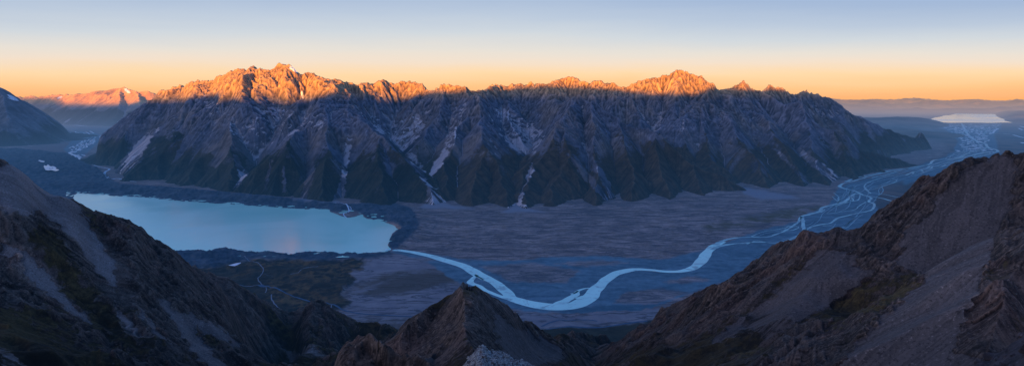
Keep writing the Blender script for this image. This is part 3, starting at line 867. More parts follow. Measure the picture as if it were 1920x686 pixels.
    fanc = s.mix(s.mapr(s.math('ADD', big, s.math('MULTIPLY', mid, 0.3)), 0.66, 0.78, 0, 0.8), fanc, (0.06, 0.045, 0.03))
    col = s.mix(a('fan'), col, fanc)
    gold = s.mix(s.mapr(s.math('ADD', s.math('MULTIPLY', mid, 0.55), s.math('MULTIPLY', fine, 0.45)), 0.46, 0.57), (0.014, 0.015, 0.011), s.mix(fine, (0.075, 0.046, 0.018), (0.13, 0.078, 0.032)))
    gold = s.mix(s.mapr(big, 0.46, 0.58, 0.0, 0.85), gold, (0.016, 0.018, 0.014))
    col = s.mix(a('veg'), col, gold)
    morc = s.mix(s.mapr(s.math('ADD', mid, s.math('MULTIPLY', s.math('SUBTRACT', fine, 0.5), 0.8)), 0.3, 0.75), (0.014, 0.036, 0.056), (0.060, 0.090, 0.118))
    col = s.mix(a('moraine'), col, morc)
    blu = s.mix(s.mapr(s.math('ADD', s.math('MULTIPLY', st1, 0.6), s.math('MULTIPLY', fine, 0.4)), 0.35, 0.68), (0.042, 0.10, 0.13), (0.13, 0.23, 0.27))
    col = s.mix(a('blue'), col, blu)
    col = s.mix(a('gravel'), col, s.mix(fine, (0.13, 0.14, 0.16), (0.26, 0.26, 0.28)))
    col = s.mix(a('dark'), col, s.mix(s.mapr(mid, 0.4, 0.65), (0.012, 0.014, 0.008), (0.035, 0.032, 0.018)))
    nrm = bump(s, s.math('ADD', s.math('MULTIPLY', mid, 0.6), s.math('ADD', s.math('MULTIPLY', st1, 0.5), s.math('MULTIPLY', fine, 0.5))), 7.0)
    mat = s.finish(bsdf(s, col, 0.95, nrm))
    grid_mesh('valley_floor', X, Y, Z, np.ones((len(r) - 1, len(az) - 1), bool), mat, attrs, kind='structure', category='valley floor',
              label='broad flat gravel floor of the valley between the lake and the river')
    # the land behind the lookout, far side of the horizon
    n = 96; R0, R1 = 1.0, 260000.0
    V = [(R1 * math.cos(2 * math.pi * k / n), R1 * math.sin(2 * math.pi * k / n), -60) for k in range(n)]
    s2 = N('plain'); pos2 = s2.n('ShaderNodeNewGeometry').outputs['Position']
    m2 = s2.finish(bsdf(s2, s2.mix(s2.noise(pos2, 0.0006, 6), (0.05, 0.055, 0.055), (0.12, 0.1, 0.085)), 0.95))
    poly_mesh('plain', V, [tuple(range(n))], m2, kind='structure', category='plain', label='flat dark plain reaching under the horizon all round')
make_floor()
def groundz(x, y):
    rr = np.hypot(x, y); a = np.arctan2(x, y)
    ri = np.interp(rr, FL['r'], np.arange(len(FL['r']))); ci = np.interp(a, FL['az'], np.arange(len(FL['az'])))
    r0 = np.minimum(ri.astype(int), len(FL['r']) - 2); c0 = np.minimum(ci.astype(int), len(FL['az']) - 2)
    f, g = ri - r0, ci - c0; Z = FL['Z']
    return (Z[r0, c0] * (1 - f) + Z[r0 + 1, c0] * f) * (1 - g) + (Z[r0, c0 + 1] * (1 - f) + Z[r0 + 1, c0 + 1] * f) * g
print('floor', round(time.time() - T0, 1))

# ------------------------------------------------------------------ water
def water_material(name, col, rough, bumpd, sc, col2=None, spec=0.5, bs=0.25, haze=True, bars=0.0):
    s = N(name)
    pos = s.n('ShaderNodeNewGeometry').outputs['Position']
    w = s.noise(pos, 0.03 * sc, 4, 0.6)
    big = s.noise(pos, 0.0012 * sc, 4, 0.5, 0.8)
    c = s.mix(s.mapr(big, 0.35, 0.65), col, col2 or col)
    if bars:
        g = s.noise(pos, 0.009, 7, 0.72, 0.8)
        c = s.mix(s.mapr(g, 0.50, 0.64, 0.0, bars), c, (0.10, 0.19, 0.22))
    b = s.n('ShaderNodeBsdfPrincipled'); s.put(b.inputs['Base Color'], c)
    s.put(b.inputs['Roughness'], s.mapr(big, 0.35, 0.65, rough, rough * 1.6)); b.inputs['IOR'].default_value = 1.33; b.inputs['Specular IOR Level'].default_value = spec
    s.put(b.inputs['Normal'], bump(s, w, bumpd, bs))
    return s.finish(b.outputs[0], haze)

def flat_poly(name, pts, z, mat, **tags):
    x, y = G([p[0] for p in pts], [p[1] for p in pts])
    c = np.stack([x, y], -1)
    return poly_mesh(name, np.column_stack([c, np.full(len(c), z)]), [tuple(range(len(c)))[::-1]], mat, **tags)

lake_mat = water_material('glacial_water', (0.38, 0.79, 0.61), 0.14, 0.6, 1.0, (0.46, 0.83, 0.65), spec=0.34, bs=0.15)
flat_poly('lake', [(145,355),(300,362),(440,374),(560,384),(640,388),(690,392),(765,415),(765,440),(745,462),(748,476),(640,482),(480,480),(330,476),(200,450),(120,392),(125,356)], -1.0, lake_mat,
          kind='structure', category='lake', label='milky turquoise glacial lake held by dark moraine walls')
far_mat = water_material('far_water', (0.36, 0.34, 0.31), 0.12, 0.3, 0.25, (0.56, 0.50, 0.42), haze=False, spec=0.5)
x6 = lambda a, b: (1560 + a / 4.036, 170 + b / 4.036)
FARL = [x6(*p) for p in [(745,220),(752,234),(765,241),(900,245),(1050,244),(1200,246),(1300,243),(1360,244),(1378,238),(1420,233),(1424,228),(1395,216),(1350,206),(1362,200),(1400,192),(1410,180),(1392,168),(1368,152),(1380,144),(1388,138),(1240,136),(1100,136),(1040,138),(1000,150),(975,146),(960,142),(972,148),(900,155),(870,160),(890,164),(925,172),(930,178),(890,188),(850,190),(820,200),(780,205),(760,212)]]
flat_poly('far_lake', FARL, 9.0, far_mat, kind='structure', category='lake', label='pale shining lake far off near the right hand horizon')

river_mat = water_material('river_water', (0.42, 0.76, 0.66), 0.3, 0.4, 4.0, (0.52, 0.86, 0.74), bars=0.6)
thin_mat = water_material('braid_water', (0.15, 0.32, 0.34), 0.35, 0.4, 4.0, (0.40, 0.66, 0.60), bars=0.9)
faint_mat = water_material('faint_water', (0.10, 0.21, 0.25), 0.4, 0.4, 4.0, (0.19, 0.36, 0.38), bars=0.9)
glint_mat = water_material('glint_water', (0.40, 0.52, 0.60), 0.3, 0.4, 4.0, (0.5, 0.6, 0.66))
MAIN = [(722,468),(735,468),(760,470.5),(800,478),(838,489),(870,499),(895,513),(920,525),(940,539),(953,550),(958,558),(975,564),(1000,570),(1030,575),(1060,575),(1085,570),(1105,558),(1115,545),(1128,532),(1140,521),(1160,511),(1190,505),(1220,506),(1250,509),(1280,508),(1303,500),(1317,487),(1326,473),(1338,462),(1356,453)]
MAINW = [70,60,60,75,90,95,95,90,85,85,100,110,110,115,120,115,105,95,85,80,80,75,60,55,60,80,85,80,75,60]
parts = [ribbon(MAIN, np.array(MAINW) * 0.85, 0.9, 12, 0.25)]
for pts, w in [
    ([(897,514),(886,522),(883,530),(898,537),(915,546),(940,556),(955,560)], [35,30,45,40,34,34,40]),
    ([(880,505),(893,517),(905,524)], 18), ([(893,516),(912,526)], 22),
    ([(1040,573),(1065,561),(1080,552),(1084,545),(1100,540),(1112,541)], [60,50,40,22,14,16]),
    ([(1084,545),(1078,549),(1070,551)], 14),
    ([(1080,560),(1095,556),(1110,552)], 40)]:
    parts.append(ribbon(pts, w, 1.0, 10, 0.3, len(parts)))
V, Fc = merge(parts)
poly_mesh('river', V, Fc, river_mat, kind='structure', category='river', label='pale turquoise river winding out of the lake across the dark flats')

x5 = lambda a, b: (1340 + a / 3.81, 300 + b / 3.81)
def px5(l): return [x5(*p) for p in l]
def px6(l): return [x6(*p) for p in l]
BR = [
    (px5([(0,607),(60,577),(150,556),(260,551),(380,549),(440,530),(500,507),(560,470),(600,440),(620,405),(680,387),(750,368),(770,340),(850,320),(930,298),(970,262),(1000,243),(1040,247)]), [70,50,38,32,34,34,34,32,34,45,60,60,50,45,50,45,40,40]),
    (px5([(620,405),(632,440),(632,470),(640,505),(600,540),(520,574),(440,592),(330,587),(230,591),(100,603),(30,617),(-20,640)]), [60,50,46,55,50,46,34,32,40,45,50,50]),
    (px5([(640,505),(700,475),(770,459),(830,449),(880,415),(960,395),(1020,380),(1080,369),(1130,350),(1137,312),(1100,298),(1117,270),(1060,250),(1000,222),(930,205),(893,190),(920,168),(1000,148),(1100,118),(1200,95),(1300,75),(1400,55),(1524,35)]), [36,30,26,26,40,26,26,26,34,38,46,44,44,52,60,66,44,44,40,50,46,46,50]),
    (px5([(1060,250),(1130,262),(1200,275),(1270,293),(1330,290)]), [34,40,44,56,50]),
    (px5([(1110,235),(1200,245),(1260,256),(1330,272)]), 22),
    (px5([(1115,240),(1080,208),(1070,185),(1100,160),(1200,125),(1280,110)]), [26,44,22,22,24,22]),
    (px5([(500,490),(540,470),(600,480),(560,500),(500,507)]), 18),
    (px5([(230,600),(300,578),(380,590)]), 16),
    (px5([(260,548),(340,515),(440,498),(520,480)]), 13),
    (px5([(970,262),(990,290),(930,305)]), 26), (px5([(1040,250),(1025,285),(960,300),(860,330)]), 22),
    (px5([(1080,300),(1030,330),(1000,355),(900,372),(800,385)]), 16),
    (px5([(850,235),(885,265),(880,295),(840,262)]), 14), (px5([(760,350),(785,357),(760,375)]), 22),
    (px5([(770,470),(840,468)]), 26), (px5([(1270,135),(1300,150),(1200,190),(1100,215)]), 16),
    (px6([(100,690),(200,655),(330,630),(450,602),(560,590),(660,575),(740,555),(770,527),(850,520),(930,515),(1000,500),(1060,490),(1130,475),(1190,465),(1252,462),(1240,447),(1180,430),(1160,402),(1100,385),(1050,350),(1020,320),(1000,280),(980,250)]), [70,60,60,60,60,60,60,75,70,70,60,60,80,80,90,90,90,90,90,90,100,110,110]),
    (px6([(560,590),(650,592),(720,585),(745,572),(830,572),(860,562)]), [50,40,46,46,34,44]),
    (px6([(740,555),(900,545),(1000,522),(1100,500),(1200,480),(1255,462)]), 34),
    (px6([(690,612),(680,600),(745,590),(760,575)]), 34), (px6([(610,630),(615,615),(560,640)]), 38),
    (px6([(870,525),(960,505),(1040,470),(1130,450),(1180,430)]), 36), (px6([(560,600),(500,610),(400,640),(300,660)]), 30),
]
parts = [ribbon(p, np.asarray(w) * 0.62, 1.4, 8, 0.5, i) for i, (p, w) in enumerate(BR)]
# threads between the traced channels
U = [(1240,489),(1330,468),(1420,438),(1510,410),(1560,374),(1590,347),(1650,330),(1720,313),(1770,298),(1792,285),(1803,268),(1793,252),(1765,238),(1755,232)]
Lw = [(1200,573),(1330,522),(1440,478),(1570,453),(1640,388),(1660,352),(1700,335),(1755,318),(1810,302),(1866,287),(1850,272),(1858,254),(1868,238),(1880,232.5)]
U = np.array(U, float); Lw = np.array(Lw, float)
def bed(sv, o):
    k = np.arange(len(U))
    a = np.stack([np.interp(sv, k, U[:, i]) for i in (0, 1)], -1); b = np.stack([np.interp(sv, k, Lw[:, i]) for i in (0, 1)], -1)
    return a + (b - a) * o[:, None]
thin = []
for i in range(64):
    s0 = rng.uniform(1.5, 12.0); s1 = min(13, s0 + rng.uniform(0.5, 2.2))
    sv = np.linspace(s0, s1, 9)
    o = np.clip(rng.uniform(0.08, 0.92) + 0.22 * pn(sv * 0.9 + i * 3.1, sv * 0 + i, 7) + 0.1 * pn(sv * 3 + i, sv * 0, 8), 0.02, 0.98)
    w = rng.uniform(7, 17) * (1 + 0.9 * max(0, s0 - 6) / 3) * np.sin(np.linspace(0.15, math.pi - 0.15, 9)) ** 0.5
    thin.append(ribbon([tuple(p) for p in bed(sv, o)], w, 1.2, 5, 0.4, i))
V, Fc = merge(parts)
poly_mesh('braided_channel', V, Fc, thin_mat, kind='structure', category='river', label='web of thin turquoise channels braiding over the blue gravel at right')
V, Fc = merge(thin)
poly_mesh('braided_channel', V, Fc, faint_mat, kind='structure', category='river', label='faint blue threads of shallow water between the brighter braided channels')
# glinting shallows of the delta before the far lake
gl = []
for i in range(520):
    sv = 9.0 + 4.0 * rng.random() ** 0.8; o = rng.uniform(0.0, 1.0)
    if sv < 10.5 and rng.random() < 0.3: continue
    ln = rng.uniform(0.02, 0.10)
    ss = np.linspace(sv, min(13, sv + ln), 4); oo = np.clip(o + np.linspace(0, rng.normal(0, 0.05), 4), 0, 1)
    gl.append(ribbon([tuple(p) for p in bed(ss, oo)], rng.uniform(30, 75) * np.array([0.4, 1, 1, 0.4]), 2.2, 3, 0.5, i))
for pts, w in [(px6([(1215,325),(1235,300),(1255,290),(1235,285)]), 70), (px6([(1295,325),(1340,328)]), 70), (px6([(1370,335),(1420,350),(1453,358)]), 60), (px6([(1410,285),(1445,300)]), 60), (px6([(1425,270),(1460,280)]), 80), (px6([(1435,392),(1450,400)]), 70)]:
    gl.append(ribbon(pts, w, 2.2, 4, 0.4))
V, Fc = merge(gl)
poly_mesh('delta_shallows', V, Fc, glint_mat, kind='structure', category='river', label='glinting shallow threads of the delta in front of the far lake')
# left hand valley stream and pond
UP = []
for i in range(60):
    c = np.array([(152,246),(165,254),(180,257),(168,266),(152,275),(138,283),(130,287),(142,292),(148,296)], float)
    k = rng.uniform(0, 7.4); sv = np.linspace(k, k + 0.5, 4)
    p = np.stack([np.interp(sv, np.arange(9), c[:, j]) for j in (0, 1)], -1) + rng.normal(0, [7, 1.5], 2) + rng.normal(0, [1.5, 0.3], (4, 2))
    UP.append(ribbon([tuple(q) for q in p], rng.uniform(18, 45), 1.5, 3, 0.4, i))
UP.append(ribbon([(138,284),(130,287),(142,292),(149,297),(146,302),(153,304)], [50,50,40,35,34,34], 1.8, 6, 0.4))
gz = lambda x, y: groundz(x, y) + 2.0
UP.append(ribbon([(168,305),(174,309),(186,313),(205,317),(198,322),(196,327),(199,332),(205,337),(220,335),(240,339),(256,341)], [16,18,18,26,30,30,34,30,26,22,10], gz, 8, 0.3))
UP.append(ribbon([(118,232),(135,234),(152,236),(165,237)], [150,120,90,40], 2.0, 6, 0.3))
V, Fc = merge(UP)
poly_mesh('braided_stream', V, Fc, glint_mat, kind='structure', category='river', label='silvery stream braiding down the grey left hand valley')
DS = [ribbon([(625,381),(632,384),(645,387),(653,392),(654,397),(645,400),(645,404),(651,409)], [10,9,10,12,13,11,11,10], gz, 8, 0.3),
      ribbon([(640,387),(650,390),(658,392),(656,396),(648,400)], 6, gz, 6, 0.3)]
V, Fc = merge(DS)
poly_mesh('stream', V, Fc, glint_mat, kind='structure', category='stream', label='small white stream entering the turquoise lake over its gravel delta')
def pond(name, pts, label, lift=3.0):
    x, y = G([p[0] for p in pts], [p[1] for p in pts]); c = catmull(np.stack([x, y], -1), 5)
    z = float(np.max(groundz(c[:, 0], c[:, 1]))) + lift
    # keep the outline where it is seen when the water stands higher
    k = (CAMZ - z) / CAMZ
    poly_mesh(name, np.column_stack([c * k, np.full(len(c), z)]), [tuple(range(len(c)))], pond_mat, kind='structure', category='pond', label=label)
pond_mat = water_material('pond_water', (0.62, 0.66, 0.70), 0.2, 0.2, 3.0)
pond('pond', [(82,313),(83,310),(87,311),(90,308.5),(95,312),(100,311.5),(106,315),(104,316.5),(111,318.5),(104,320.5),(96,319),(90,319.5),(85,318.5)], 'ragged pale meltwater pond among the blue moraine at left', 1.0)
pond('pond', [(71,301),(74,300),(80,301.5),(84,302.5),(82,304),(76,303.5)], 'thin small meltwater pond above the ragged pond', 1.0)
pond('pond', [(428,497),(435,495),(443,493),(452,492),(446,496),(440,498.5)], 'narrow pond behind the moraine below the turquoise lake', 1.0)

# ------------------------------------------------------------------ roads and tracks on the flats at lower left
def road_material(name, c):
    s = N(name); pos = s.n('ShaderNodeNewGeometry').outputs['Position']
    return s.finish(bsdf(s, s.mix(s.noise(pos, 0.05, 4), tuple(k * 0.8 for k in c), c), 0.8))
gr = lambda x, y: groundz(x, y) + 1.2
x7 = lambda l: [(340 + a / 3.43, 440 + b / 3.43) for a, b in l]
def road(name, l, w, mat, label, cat='road'):
    V, Fc = merge([ribbon(x7(p), ww, gr, 8, 0.05 if cat == 'road' else 0.25) for p, ww in zip(l, w)])
    poly_mesh(name, V, Fc, mat, kind='structure', category=cat, label=label)
blue_road = road_material('asphalt', (0.05, 0.10, 0.155)); pale_road = road_material('track_gravel', (0.17, 0.19, 0.22))
road('road', [[(490,325),(540,332),(600,354),(700,385),(800,413),(900,437),(970,460),(1050,486),(1130,504),(1250,514),(1380,521),(1500,528)], [(498,322),(520,330),(545,332)]], [11,30], blue_road, 'straight blue grey road crossing the dark scrub flats')
road('side_road', [[(968,462),(960,490),(960,512),(978,536),(988,556),(992,572),(970,592),(962,606),(975,617),(992,612),(996,596),(990,575)]], [5.5], pale_road, 'short side road ending in a small loop near the grey fan')
road('track', [[(330,331),(380,330),(430,332),(470,330),(500,326)]], [6], pale_road, 'pale track leading left from the end of the road', 'track')
road('footpath', [[(405,140),(420,155),(440,166),(490,186),(515,208),(527,226),(524,245),(505,268),(493,284),(498,300),(512,312),(520,320)]], [5.5], pale_road, 'thin pale footpath climbing from the road end to the moraine', 'path')
road('footpath', [[(545,345),(548,362),(540,380)],[(580,388),(580,415),(592,436),(608,464),(640,486),(665,498),(682,518),(686,540)]], [5,6.5], pale_road, 'thin pale streambed path winding down below the road end', 'path')
road('footpath', [[(530,255),(560,262),(590,262)],[(700,250),(750,246),(780,232),(820,215),(880,201)]], [3,6], pale_road, 'faint pale path crossing the golden scrub above the road', 'path')
def stream7(l, w, label):
    V, Fc = merge([ribbon([(700 + a / 3.43, 450 + b / 3.43) for a, b in p], ww, gr, 8, 0.3) for p, ww in zip(l, w)])
    poly_mesh('stream', V, Fc, blue_road, kind='structure', category='stream', label=label)
stream7([[(1080,577),(1110,562),(1150,546),(1200,534),(1250,530),(1320,532),(1380,529),(1440,536)]], [11], 'upper of two thin blue streams beyond the dark central peak')
stream7([[(1110,603),(1200,592),(1300,585),(1400,580),(1509,574),(1620,560),(1760,545)]], [13], 'lower of two thin blue streams beyond the dark central peak')
print('water', round(time.time() - T0, 1))
# ------------------------------------------------------------------ the slopes on this side of the valley
LEFT, KNOB, DOME, RIGHT, RIB = 0, 1, 2, 3, 4
NEAR = lines([
    (LEFT, .66, [(-420,160,1150),(-150,235,1150),(0,302,1150),(60,338,1180),(100,362,1200),(165,392,1250),(205,410,1270),(250,418,1290),(290,450,1330),(330,475,1370),(380,515,1450),(430,550,1530),(480,580,1620),(540,605,1740),(600,640,1880),(645,658,2050),(700,668,2300)]),
    (LEFT, .70, [(-150,235,1150),(-100,330,1020),(-60,430,900),(-20,540,780)]),
    (LEFT, .75, [(0,302,1150),(8,360,1080),(20,440,985),(40,520,900),(80,600,820)]),
    (LEFT, .75, [(60,338,1180),(78,385,1130),(95,430,1085)]),
    (LEFT, .75, [(100,362,1200),(120,430,1110),(150,500,1030),(190,570,965),(230,640,905)]),
    (LEFT, .80, [(205,410,1270),(220,455,1200),(250,520,1130),(290,580,1070),(330,640,1015)]),
    (LEFT, .80, [(290,450,1330),(315,510,1250),(350,570,1180),(390,630,1120)]),
    (LEFT, .80, [(380,515,1450),(412,570,1370),(450,625,1300)]),
    (LEFT, .80, [(480,580,1620),(520,625,1530),(560,665,1450)]),
    (KNOB, .85, [(880,528,560),(845,552,545),(800,580,525),(750,608,505),(715,630,495),(680,655,490),(640,690,490)]),
    (KNOB, .80, [(880,528,560),(905,545,575),(950,576,605),(1000,609,645),(1050,645,700),(1080,660,750),(1110,672,820)]),
    (KNOB, .85, [(880,528,560),(872,560,515),(868,585,475),(890,610,430),(905,640,385),(915,690,330)]),
    (KNOB, .85, [(868,585,475),(830,625,440),(810,680,400)]),
    (DOME, .9, [(590,700,345),(625,668,330),(660,640,318),(700,622,305),(745,614,295),(775,628,285),(810,648,275),(850,668,265),(890,700,255)]),
    (RIGHT, .64, [(2300,200,800),(2080,262,800),(1980,280,815),(1920,293,835),(1885,287,865),(1865,291,880),(1850,296,890),(1800,310,930),(1765,325,970),(1740,335,1000),(1700,352,1035),(1690,375,1045),(1660,395,1065),(1640,405,1080),(1615,435,1105),(1600,455,1125),(1570,466,1180),(1535,465,1260),(1520,463,1300),(1490,453,1340),(1465,452,1370),(1440,470,1400),(1420,487,1430),(1390,510,1480),(1340,545,1560),(1290,580,1650),(1250,605,1740),(1200,638,1880),(1160,655,2050),(1120,662,2400)]),
    (RIGHT, .7, [(1740,335,1000),(1700,390,960),(1660,430,930),(1620,470,900)]),
    (RIGHT, .7, [(1490,453,1340),(1470,510,1260),(1430,560,1190)]),
    (RIB, .95, [(2150,300,520),(2020,330,520),(1960,365,505),(1925,400,490),(1890,450,470),(1862,490,455),(1840,540,430),(1822,590,405),(1815,630,385)]),
    (RIB, .8, [(1560,590,640),(1500,620,620),(1450,665,590),(1420,720,560)]),
    (RIGHT, .45, [(1650,560,760),(1500,600,800),(1380,640,820),(1280,656,840),(1220,664,850),(1150,690,850)]),
])
NGULL = [(sl, pts) for _, sl, pts in lines([
    (0, .62, [(-250,900,420),(0,800,560),(250,760,760),(420,730,960),(560,705,1220),(640,690,1500),(690,684,1900)]),
    (0, .75, [(150,410,1205),(185,470,1120),(205,535,1050)]),
    (0, .75, [(40,400,1070),(90,470,985),(140,560,900),(210,650,840)]),
    (0, .75, [(300,520,1200),(350,600,1110),(395,680,1030)]),
    (0, .8, [(1130,655,2050),(1115,668,1600),(1105,690,1200),(1085,720,930)]),
])]
NSKY = skyline([(-420,160,1150),(-150,236,1150),(0,301,1150),(30,315,1165),(60,337,1180),(100,361,1200),(140,374,1230),(165,391,1250),(205,408,1270),(230,410,1280),(250,417,1290),(290,449,1330),(330,474,1370),(380,514,1450),(430,549,1530),(480,579,1620),(540,604,1740),(585,630,1850),
    (600,686,335),(615,676,333),(640,655,325),(665,637,316),(700,622,305),(722,616,300),(735,612,500),(750,605,505),(775,594,515),(800,578,525),(845,551,545),(860,539,552),(880,527,560),(895,537,568),(905,545,575),(950,575,605),(1000,608,645),(1050,642,700),(1090,660,790),(1110,668,820),
    (1125,664,2300),(1160,653,2050),(1200,636,1880),(1250,604,1740),(1290,579,1650),(1340,544,1560),(1390,509,1480),(1420,486,1430),(1440,469,1400),(1465,451,1370),(1490,452,1340),(1520,462,1300),(1535,465,1260),(1570,465,1180),(1600,454,1125),(1615,434,1105),(1640,404,1080),(1660,394,1065),(1690,374,1045),(1700,351,1035),(1740,334,1000),(1765,324,970),(1800,309,930),(1850,295,890),(1865,291,880),(1885,286,865),(1905,290,845),(1920,291,835),(1980,278,815),(2100,255,802)])

SCREE_N = [[(1850,297),(1893,288),(1905,330),(1890,400),(1865,450),(1838,540),(1805,610),(1790,660),(1900,690),(1560,700),(1640,610),(1740,520),(1690,500),(1630,520),(1540,580),(1440,640),(1400,610),(1520,540),(1600,480),(1670,455),(1730,410),(1760,370),(1800,325)],
    [(1535,468),(1575,468),(1610,480),(1530,540),(1440,600),(1330,650),(1330,636),(1440,560),(1500,510)],
    [(20,325),(66,345),(112,374),(150,420),(178,455),(218,500),(216,548),(185,525),(130,470),(70,440),(0,400),(-30,330)],
    [(292,562),(316,570),(361,612),(388,648),(440,700),(400,700),(360,660),(330,615)],
    [(326,583),(364,590),(412,607),(450,641),(455,652),(412,638),(364,617)],
    [(247,545),(262,578),(292,614),(330,655),(338,662),(300,634),(265,600)],
    [(60,490),(69,514),(93,528),(113,555),(151,590),(179,612),(140,600),(82,559),(40,520),(0,480),(0,455)],
    [(520,615),(560,640),(620,668),(600,668),(545,645)], [(205,560),(250,610),(262,640),(225,600)], [(0,640),(60,690),(0,700)],
    [(925,580),(990,620),(1060,655),(1050,690),(960,690),(930,640)]]
GRASS_N = [[(1560,470),(1520,475),(1480,500),(1440,545),(1390,590),(1320,622),(1250,640),(1180,655),(1000,672),(1000,720),(1420,720),(1480,650),(1560,610),(1640,570),(1760,510),(1740,505),(1640,540),(1540,585),(1480,600),(1450,580),(1500,520),(1540,485)],
    [(1620,520),(1700,500),(1760,505),(1700,545),(1620,590),(1560,600)], [(1650,470),(1690,460),(1690,490),(1660,490)],
    [(0,540),(60,570),(130,620),(230,690),(240,720),(-60,720)], [(70,450),(120,490),(160,545),(220,600),(250,650),(190,620),(130,560),(60,480)],
    [(205,408),(250,417),(265,440),(235,425)], [(700,620),(760,596),(850,545),(850,556),(770,606),(710,640)], [(950,580),(1050,640),(1120,680),(1070,670),(960,600)]]
ROCK_N = [[(1700,356),(1730,345),(1700,410),(1650,450),(1600,462),(1620,430)], [(1440,690),(1455,640),(1500,605),(1560,600),(1575,640),(1540,690)], [(200,440),(215,415),(240,430),(300,470),(330,540),(300,560),(240,500)],
    [(0,480),(40,490),(60,550),(40,580),(0,560)], [(1620,440),(1600,500),(1660,520),(1690,470),(1680,430)]]

def tal_near(X, Y, H):
    n = fbm(X / 130, Y / 130, 3, 540)
    return 0.72 + 0.55 * sstep(-0.15, 0.5, n) + 0.4 * sstep(0.3, 0.7, n)

def noise_near(X, Y):
    return (26 * (ridged(X / 210, Y / 210, 4, 560) - 1.0) + 9 * fbm(X / 60, Y / 60, 3, 570)) * np.clip((np.hypot(X, Y) - 200) / 800, 0.10, 1)

def make_near():
    g, h, A, rc, dist, lab = terrain(-D(47), D(47), 200, 2700, 0.0015, NEAR, NGULL, (8, 4, 2, 1), 0.22, tal_near, noise_near,
                                     NSKY, (26, 260), floor=-20, its=(24, 16, 6, 3), relax=6.0, skysm=4)
    X, Y = g.X, g.Y
    sl = gradients(g, h)
    px, py = proj(X, Y, h)
    n0 = fbm(X / 120, Y / 120, 4, 600); n1 = fbm(X / 38, Y / 38, 4, 610)
    wpx, wpy = px + 7 * n1 + 10 * n0, py + 6 * n1 + 5 * n0
    def zone(polys, soft=6, warp=5, wl=22):
        return np.maximum.reduce([sdf_mask(px, py, q, soft, warp, wl) for q in polys])
    zs = zone(SCREE_N, 5, 5, 20); zg = zone(GRASS_N, 12, 14, 26); zr = zone(ROCK_N, 5, 6, 20)
    rocky = np.clip(0.55 + 0.9 * n0 + 0.5 * sstep(0.7, 1.0, blur(sl, 3)), 0, 1)
    rocky = np.maximum(rocky, np.isin(lab, (KNOB, DOME, RIB)) * np.clip(0.75 + 0.6 * n0, 0, 1))
    rocky = np.maximum(rocky * (1 - 0.93 * zs) * (1 - 0.6 * zg), zr)
    # smooth the scree, break the rock
    hd = blur(h, 14); h = h + (hd - h) * blur((lab == DOME) * 1.0, 6)
    hs = blur(h, 30)
    h = h + (hs - h) * np.clip(zs * (1 - zr), 0, 1) * 0.85
    nearer = np.clip((g.r[:, None] - 150) / 700, 0.22, 1) * np.ones_like(h)
    amp = blur(np.where(lab == KNOB, 0.6, 1.0), 6) * nearer
    ker = np.hanning(27)[1:-1]; ker /= ker.sum()
    cvs = lambda q: np.convolve(np.pad(q, 12, mode='edge'), ker, 'valid')
    for _ in range(2): h = crest_fix(g, h, NSKY, 1, cvs)
    h = h + rocky * amp * (8 * (ridged(X / 45 / nearer, Y / 45 / nearer, 5, 620, 0.58) - 0.85))
    h = np.minimum(h, blur(h, 8) + 2.2 * g.cell)
    sl = gradients(g, h)
    st, c1, c2 = surface_attrs(g, h, A, rc, 5)
    scree = 0.24 + 0.35 * n0 + 0.2 * np.clip(-c2, -1, 2) - 0.5 * rocky + 0.75 * zs - 0.4 * zg - 0.4 * zr
    veg = 0.30 + 0.45 * fbm(X / 160, Y / 160, 4, 640) - 0.3 * sstep(0.75, 1.1, sl) + 0.45 * zg - 0.6 * zs - 0.4 * zr
    veg += 0.25 * ((lab == LEFT) & (py > 480)) * sstep(480, 640, py)
    veg += 0.9 * (1 - sstep(60, 330, h))
    tone = np.where(lab == LEFT, 0.8 + 0.75 * zs, 1.0) * (1 - 0.30 * (lab == RIGHT)) * (1.0 - 0.35 * sstep(520, 690, py))  # shading painted in: right ridge dimmed, foreground darker towards the bottom of the view
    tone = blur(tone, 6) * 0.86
    attrs = dict(streak=st, curv=np.clip(0.5 + c1 * 0.7, 0, 1), scree=scree, veg=veg, tone=tone, snow=np.zeros_like(h))
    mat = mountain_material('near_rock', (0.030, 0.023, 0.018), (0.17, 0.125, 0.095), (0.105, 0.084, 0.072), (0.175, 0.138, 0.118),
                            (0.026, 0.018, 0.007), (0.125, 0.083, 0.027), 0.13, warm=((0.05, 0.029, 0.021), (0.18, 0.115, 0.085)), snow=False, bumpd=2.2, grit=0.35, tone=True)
    keep = np.maximum.reduce([h[:-1, :-1], h[1:, :-1], h[:-1, 1:], h[1:, 1:]]) > -6
    lc = lab[:-1, :-1].copy()
    pc = px[:-1, :-1]
    lc[lc < 0] = np.where(pc[lc < 0] < 800, LEFT, RIGHT)
    for k, cat, lb in [(LEFT, 'ridge', 'long dark ridge with pale scree runs falling from the left edge'),
                       (KNOB, 'peak', 'dark pointed rock peak at bottom centre in front of the river bend'),
                       (DOME, 'outcrop', 'rounded reddish rock dome below the left foot of the dark pointed peak'),
                       (RIGHT, 'ridge', 'broad ridge of grey scree and olive grass filling the right foreground'),
                       (RIB, 'outcrop', 'steep broken rock ribs rising out of the scree at lower right')]:
        grid_mesh({'ridge': 'ridge', 'peak': 'rocky_peak', 'outcrop': 'rock_outcrop'}[cat], X, Y, h, keep & (lc == k), mat, attrs, kind='structure', category=cat, label=lb)
    return g, h
NG, NH = make_near()
print('near', round(time.time() - T0, 1))

